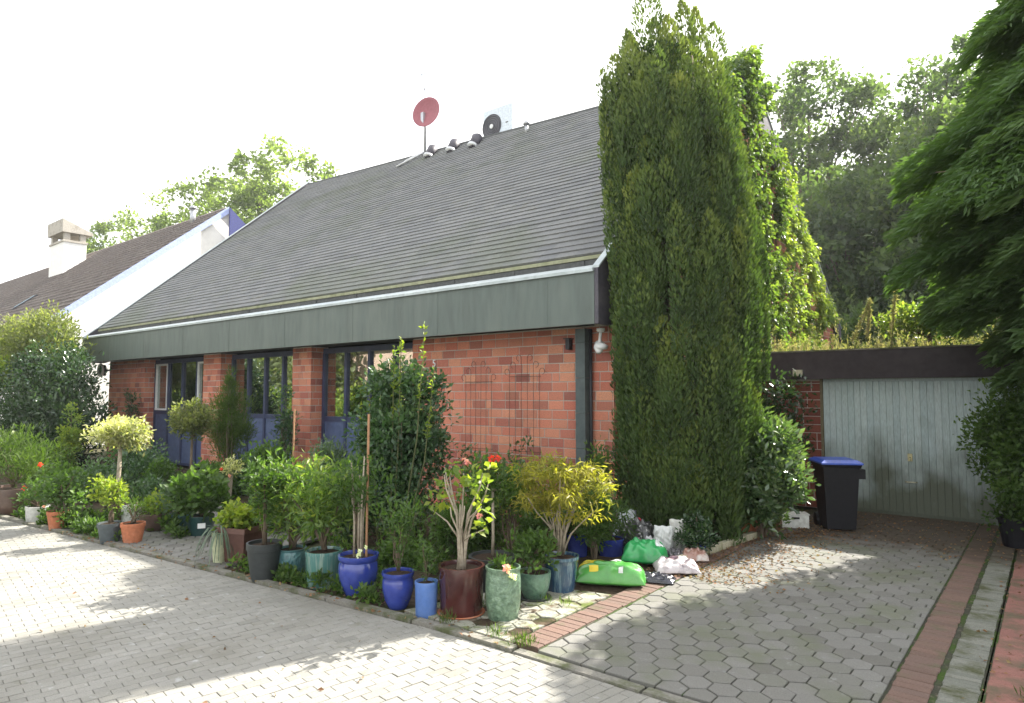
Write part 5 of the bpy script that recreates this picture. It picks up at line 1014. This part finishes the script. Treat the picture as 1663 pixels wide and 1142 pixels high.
# ------------------------------------------------------------------ compost bags
def bag(label, px, py, lx, ly, hz, rz, cols, mname, seam=True, tilt=0, z=0.0, patches=(), crumple=.5, push=0, upright=False, rough=.28, seed=1):
    rs = random.Random(seed); p = G(px, py); d = p[:2]/np.linalg.norm(p[:2]); c = p[:2]+d*(ly*.5+push)
    lx *= 1.06; ly *= 1.05; hz *= 1.1
    root = thing('compost_bag', label, 'bag', (c[0], c[1], z+.015), rad(rz)); nx, ny = 44, 30; b = MB(); vs = []
    ph = [rs.uniform(0, 6) for _ in range(8)]
    def S(u, v):
        w = (1-abs(u)**5)**.45*(1-abs(v)**2.3)**.6
        cr = crumple*.10*(math.sin(7*u+ph[0]+3*v)*math.sin(6*v+ph[1])+.6*math.sin(13*u-5*v+ph[2])+.4*math.sin(19*v+9*u+ph[3])-1.6*abs(math.sin(4.2*v+2.5*u*u*u+ph[6]))**.4*abs(u)**3-.7*abs(math.sin(5.1*u+2*v+ph[7]))**.35)
        ex_ = 1+.03*math.sin(9*v+ph[4]); ey_ = 1-.10*(1-abs(u))*0+.03*math.sin(8*u+ph[5])-.08*max(0, abs(u)-.75)*0
        return u*lx/2*ex_, v*ly/2*ey_*(1-.12*math.cos(u*3.1)*.0), max(0, w*(1+cr))
    for sgn in (1, 0):
        for j in range(ny+1):
            for i in range(nx+1):
                u, v = -1+2*i/nx, -1+2*j/ny; x_, y_, w = S(u, v)
                vs.append((x_, y_, hz*(.22+.78*w) if sgn else hz*.22*(1-w)*.9))
    N1 = (nx+1)*(ny+1); fs = []
    for j in range(ny):
        for i in range(nx):
            a = j*(nx+1)+i; fs.append((a, a+1, a+nx+2, a+nx+1)); fs.append((N1+a, N1+a+nx+1, N1+a+nx+2, N1+a+1))
    for i in range(nx): a = i; fs.append((a, N1+a, N1+a+1, a+1)); a = ny*(nx+1)+i; fs.append((a, a+1, N1+a+1, N1+a))
    for j in range(ny): a = j*(nx+1); fs.append((a, a+nx+1, N1+a+nx+1, N1+a)); a = j*(nx+1)+nx; fs.append((a, N1+a, N1+a+nx+1, a+nx+1))
    m = mat(mname, cols[0], rough, .6, noise=[(c_[0],)+tuple(c_[1:]) for c_ in cols[1]], bump=.8, bscale=9, coat=.3)
    def top(u, v): x_, y_, w = S(u, v); return (x_, y_, hz*(.22+.78*w)+.003)
    if upright: vs = [(x_, z_*.9, (y_+ly/2)) for x_, y_, z_ in vs]
    b.add(vs, fs); body = b.build('sack', m, root, True)
    if upright: body.rotation_euler = (rad(-tilt), 0, 0)
    else: body.rotation_euler = (0, rad(tilt), 0)
    for (u0, v0, u1, v1, col, nm) in patches:
        q = MB(); k = 8; vv = []
        for j in range(k+1):
            for i in range(k+1):
                t_ = top(u0+(u1-u0)*i/k, v0+(v1-v0)*j/k); vv.append(t_ if not upright else (t_[0], t_[2]*.9+.0, t_[1]+ly/2))
        q.add(vv, [(j*(k+1)+i, j*(k+1)+i+1, (j+1)*(k+1)+i+1, (j+1)*(k+1)+i) for j in range(k) for i in range(k)])
        q.build(nm, mat('print_'+str(col), col, .35, .5, rw=.5), root, True)
    return root
YEL = (.60,.50,.03); GRN = (.07,.29,.05)
gbag = bag('bright green compost bag with yellow print lying in front of the other bags', 992, 958, 0.60, .30, .19, 28, [GRN, [(3, (.13,.38,.09), .55, .75)]], 'green_film', patches=[(-.93,-.3,-.5,.35,YEL,'print'),(-.5,.1,-.2,.7,YEL,'print'),(-.62,-.8,-.35,-.5,(.7,.55,.05),'print'),(-.88,-.02,-.62,.04,(.10,.09,.02),'print'),(-.88,.10,-.7,.15,(.10,.09,.02),'print'),(-.42,.3,-.26,.36,(.10,.09,.02),'print'),(.0,.15,.3,.32,(.75,.78,.7),'print'),(.0,-.05,.2,.0,(.75,.78,.7),'print'),(.25,-.82,.38,-.55,(.6,.62,.58),'sticker')], crumple=.5, seed=2)
for (tx, s_, x_, y_) in (('BIO', .07, -.17, .06), ('torffrei', .035, -.16, -.0)): pass
bag('darker green bag slumped behind the bright green one', 1048, 925, .42, .34, .22, 20, [(.03,.33,.09), [(4, (.02,.2,.06), .5, .7)]], 'dark_green_film', push=.05, crumple=.9, seed=3, patches=[(.5,-.3,.85,.4,(.7,.72,.7),'print')])
bag('black and white printed bag with red top edge behind the green bags', 1035, 905, .40, .34, .30, 12, [(.03,.03,.03), [(14, (.55,.55,.52), .55, .62)]], 'black_white_film', push=.22, crumple=1.2, seed=4, patches=[(-.3,.2,.4,.6,(.55,.04,.07),'print')])
bag('pale lilac-white bag lying flat at the right end of the heap', 1098, 938, .40, .32, .13, 35, [(.55,.50,.50), [(5, (.16,.12,.13), .5, .66)]], 'lilac_film', push=.0, crumple=1.3, seed=5, patches=[(-.5,-.2,.1,.3,(.16,.10,.12),'print'),(.25,-.4,.6,.1,(.2,.16,.18),'print')])
bag('brown-red printed bag crushed low between the lilac bag and the stone edging', 1128, 921, .26, .2, .12, 35, [(.30,.16,.12), [(7, (.5,.46,.42), .5, .62)]], 'brown_film', push=.1, crumple=1.6, seed=12)
bag('small white crumpled bag wedged between green and upright white bags', 1060, 905, .22, .2, .16, 60, [(.58,.58,.58), [(9, (.12,.12,.13), .52, .62)]], 'white_film', push=.08, crumple=1.8, seed=21)
bag('small dark printed bag on the ground beside the tall sack', 1098, 918, .22, .18, .10, -20, [(.05,.045,.05), [(12, (.5,.45,.45), .55, .63)]], 'dark_print_film', push=.1, crumple=2.0, seed=22)
bag('crumpled black foil bag at the front between green and lilac bags', 1065, 952, .34, .22, .07, 20, [(.018,.018,.025), [(18, (.2,.2,.22), .62, .7)]], 'black_film', crumple=2.0, seed=6, rough=.18)
bag('upright white and clear bag in the middle of the heap', 1078, 915, .20, .30, .16, 25, [(.60,.62,.60), [(9, (.25,.26,.24), .5, .66)]], 'clear_film', push=.15, crumple=1.5, seed=7, upright=True, tilt=8)
bag('tall grey-white crumpled sack standing by the stone edging', 1110, 913, .26, .36, .2, 30, [(.50,.50,.46), [(5, (.30,.29,.24), .5, .68)]], 'sack_film', push=.12, crumple=1.4, seed=8, upright=True, tilt=12, rough=.5)
bag('pale blue-white bag leaning on the wall behind the black bag', 1012, 893, .26, .36, .2, 15, [(.55,.60,.62), [(7, (.2,.22,.24), .5, .66)]], 'pale_film', push=.25, crumple=1.5, seed=9, upright=True, tilt=12)
bag('pink printed bag half hidden under the laurel', 1180, 878, .24, .26, .16, 20, [(.50,.26,.22), [(8, (.6,.55,.5), .55, .66)]], 'pink_film', push=.1, crumple=1.2, seed=10, upright=True, tilt=10)
r, h, R = potted('terracotta_planter', 'orange-red planter under the laurel at the driveway bed', 'plant pot', 1214, 874, 34, 28, 'bowl', 'terra', push=.05)
# white crate in the shade near the bin
p = G(1300, 862); cr = thing('storage_crate', 'white plastic crate in deep shade left of the bin', 'crate', (p[0]-.12, p[1]+.12, .02), rad(30)); b = MB()
b.box((-.17, -.11, 0), (.17, .11, .012)); b.box((-.17, -.11, .013), (.17, -.1, .17)); b.box((-.17, .1, .013), (.17, .11, .17)); b.box((-.17, -.099, .013), (-.16, .099, .17)); b.box((.16, -.099, .013), (.17, .099, .17)); b.box((-.18, -.12, .171), (.18, .12, .185)); b.build('box', Z['white'], cr)
b = MB(); b.box((-.05, -.118, .12), (.05, -.111, .145)); b.build('handle', M_binb, cr)

bpy.context.view_layer.update()
for i in range(len(POTS)):
    for j in range(i):
        a, b_ = POTS[i], POTS[j]; d = math.hypot(a[1]-b_[1], a[2]-b_[2])
        if d < (a[3]+b_[3])*.92: print('POT OVERLAP %.2f' % (d-(a[3]+b_[3])), a[0][:34], '|', b_[0][:34])
print('pots', [(round(a[1], 2), round(a[2], 2), round(a[3], 2)) for a in POTS])
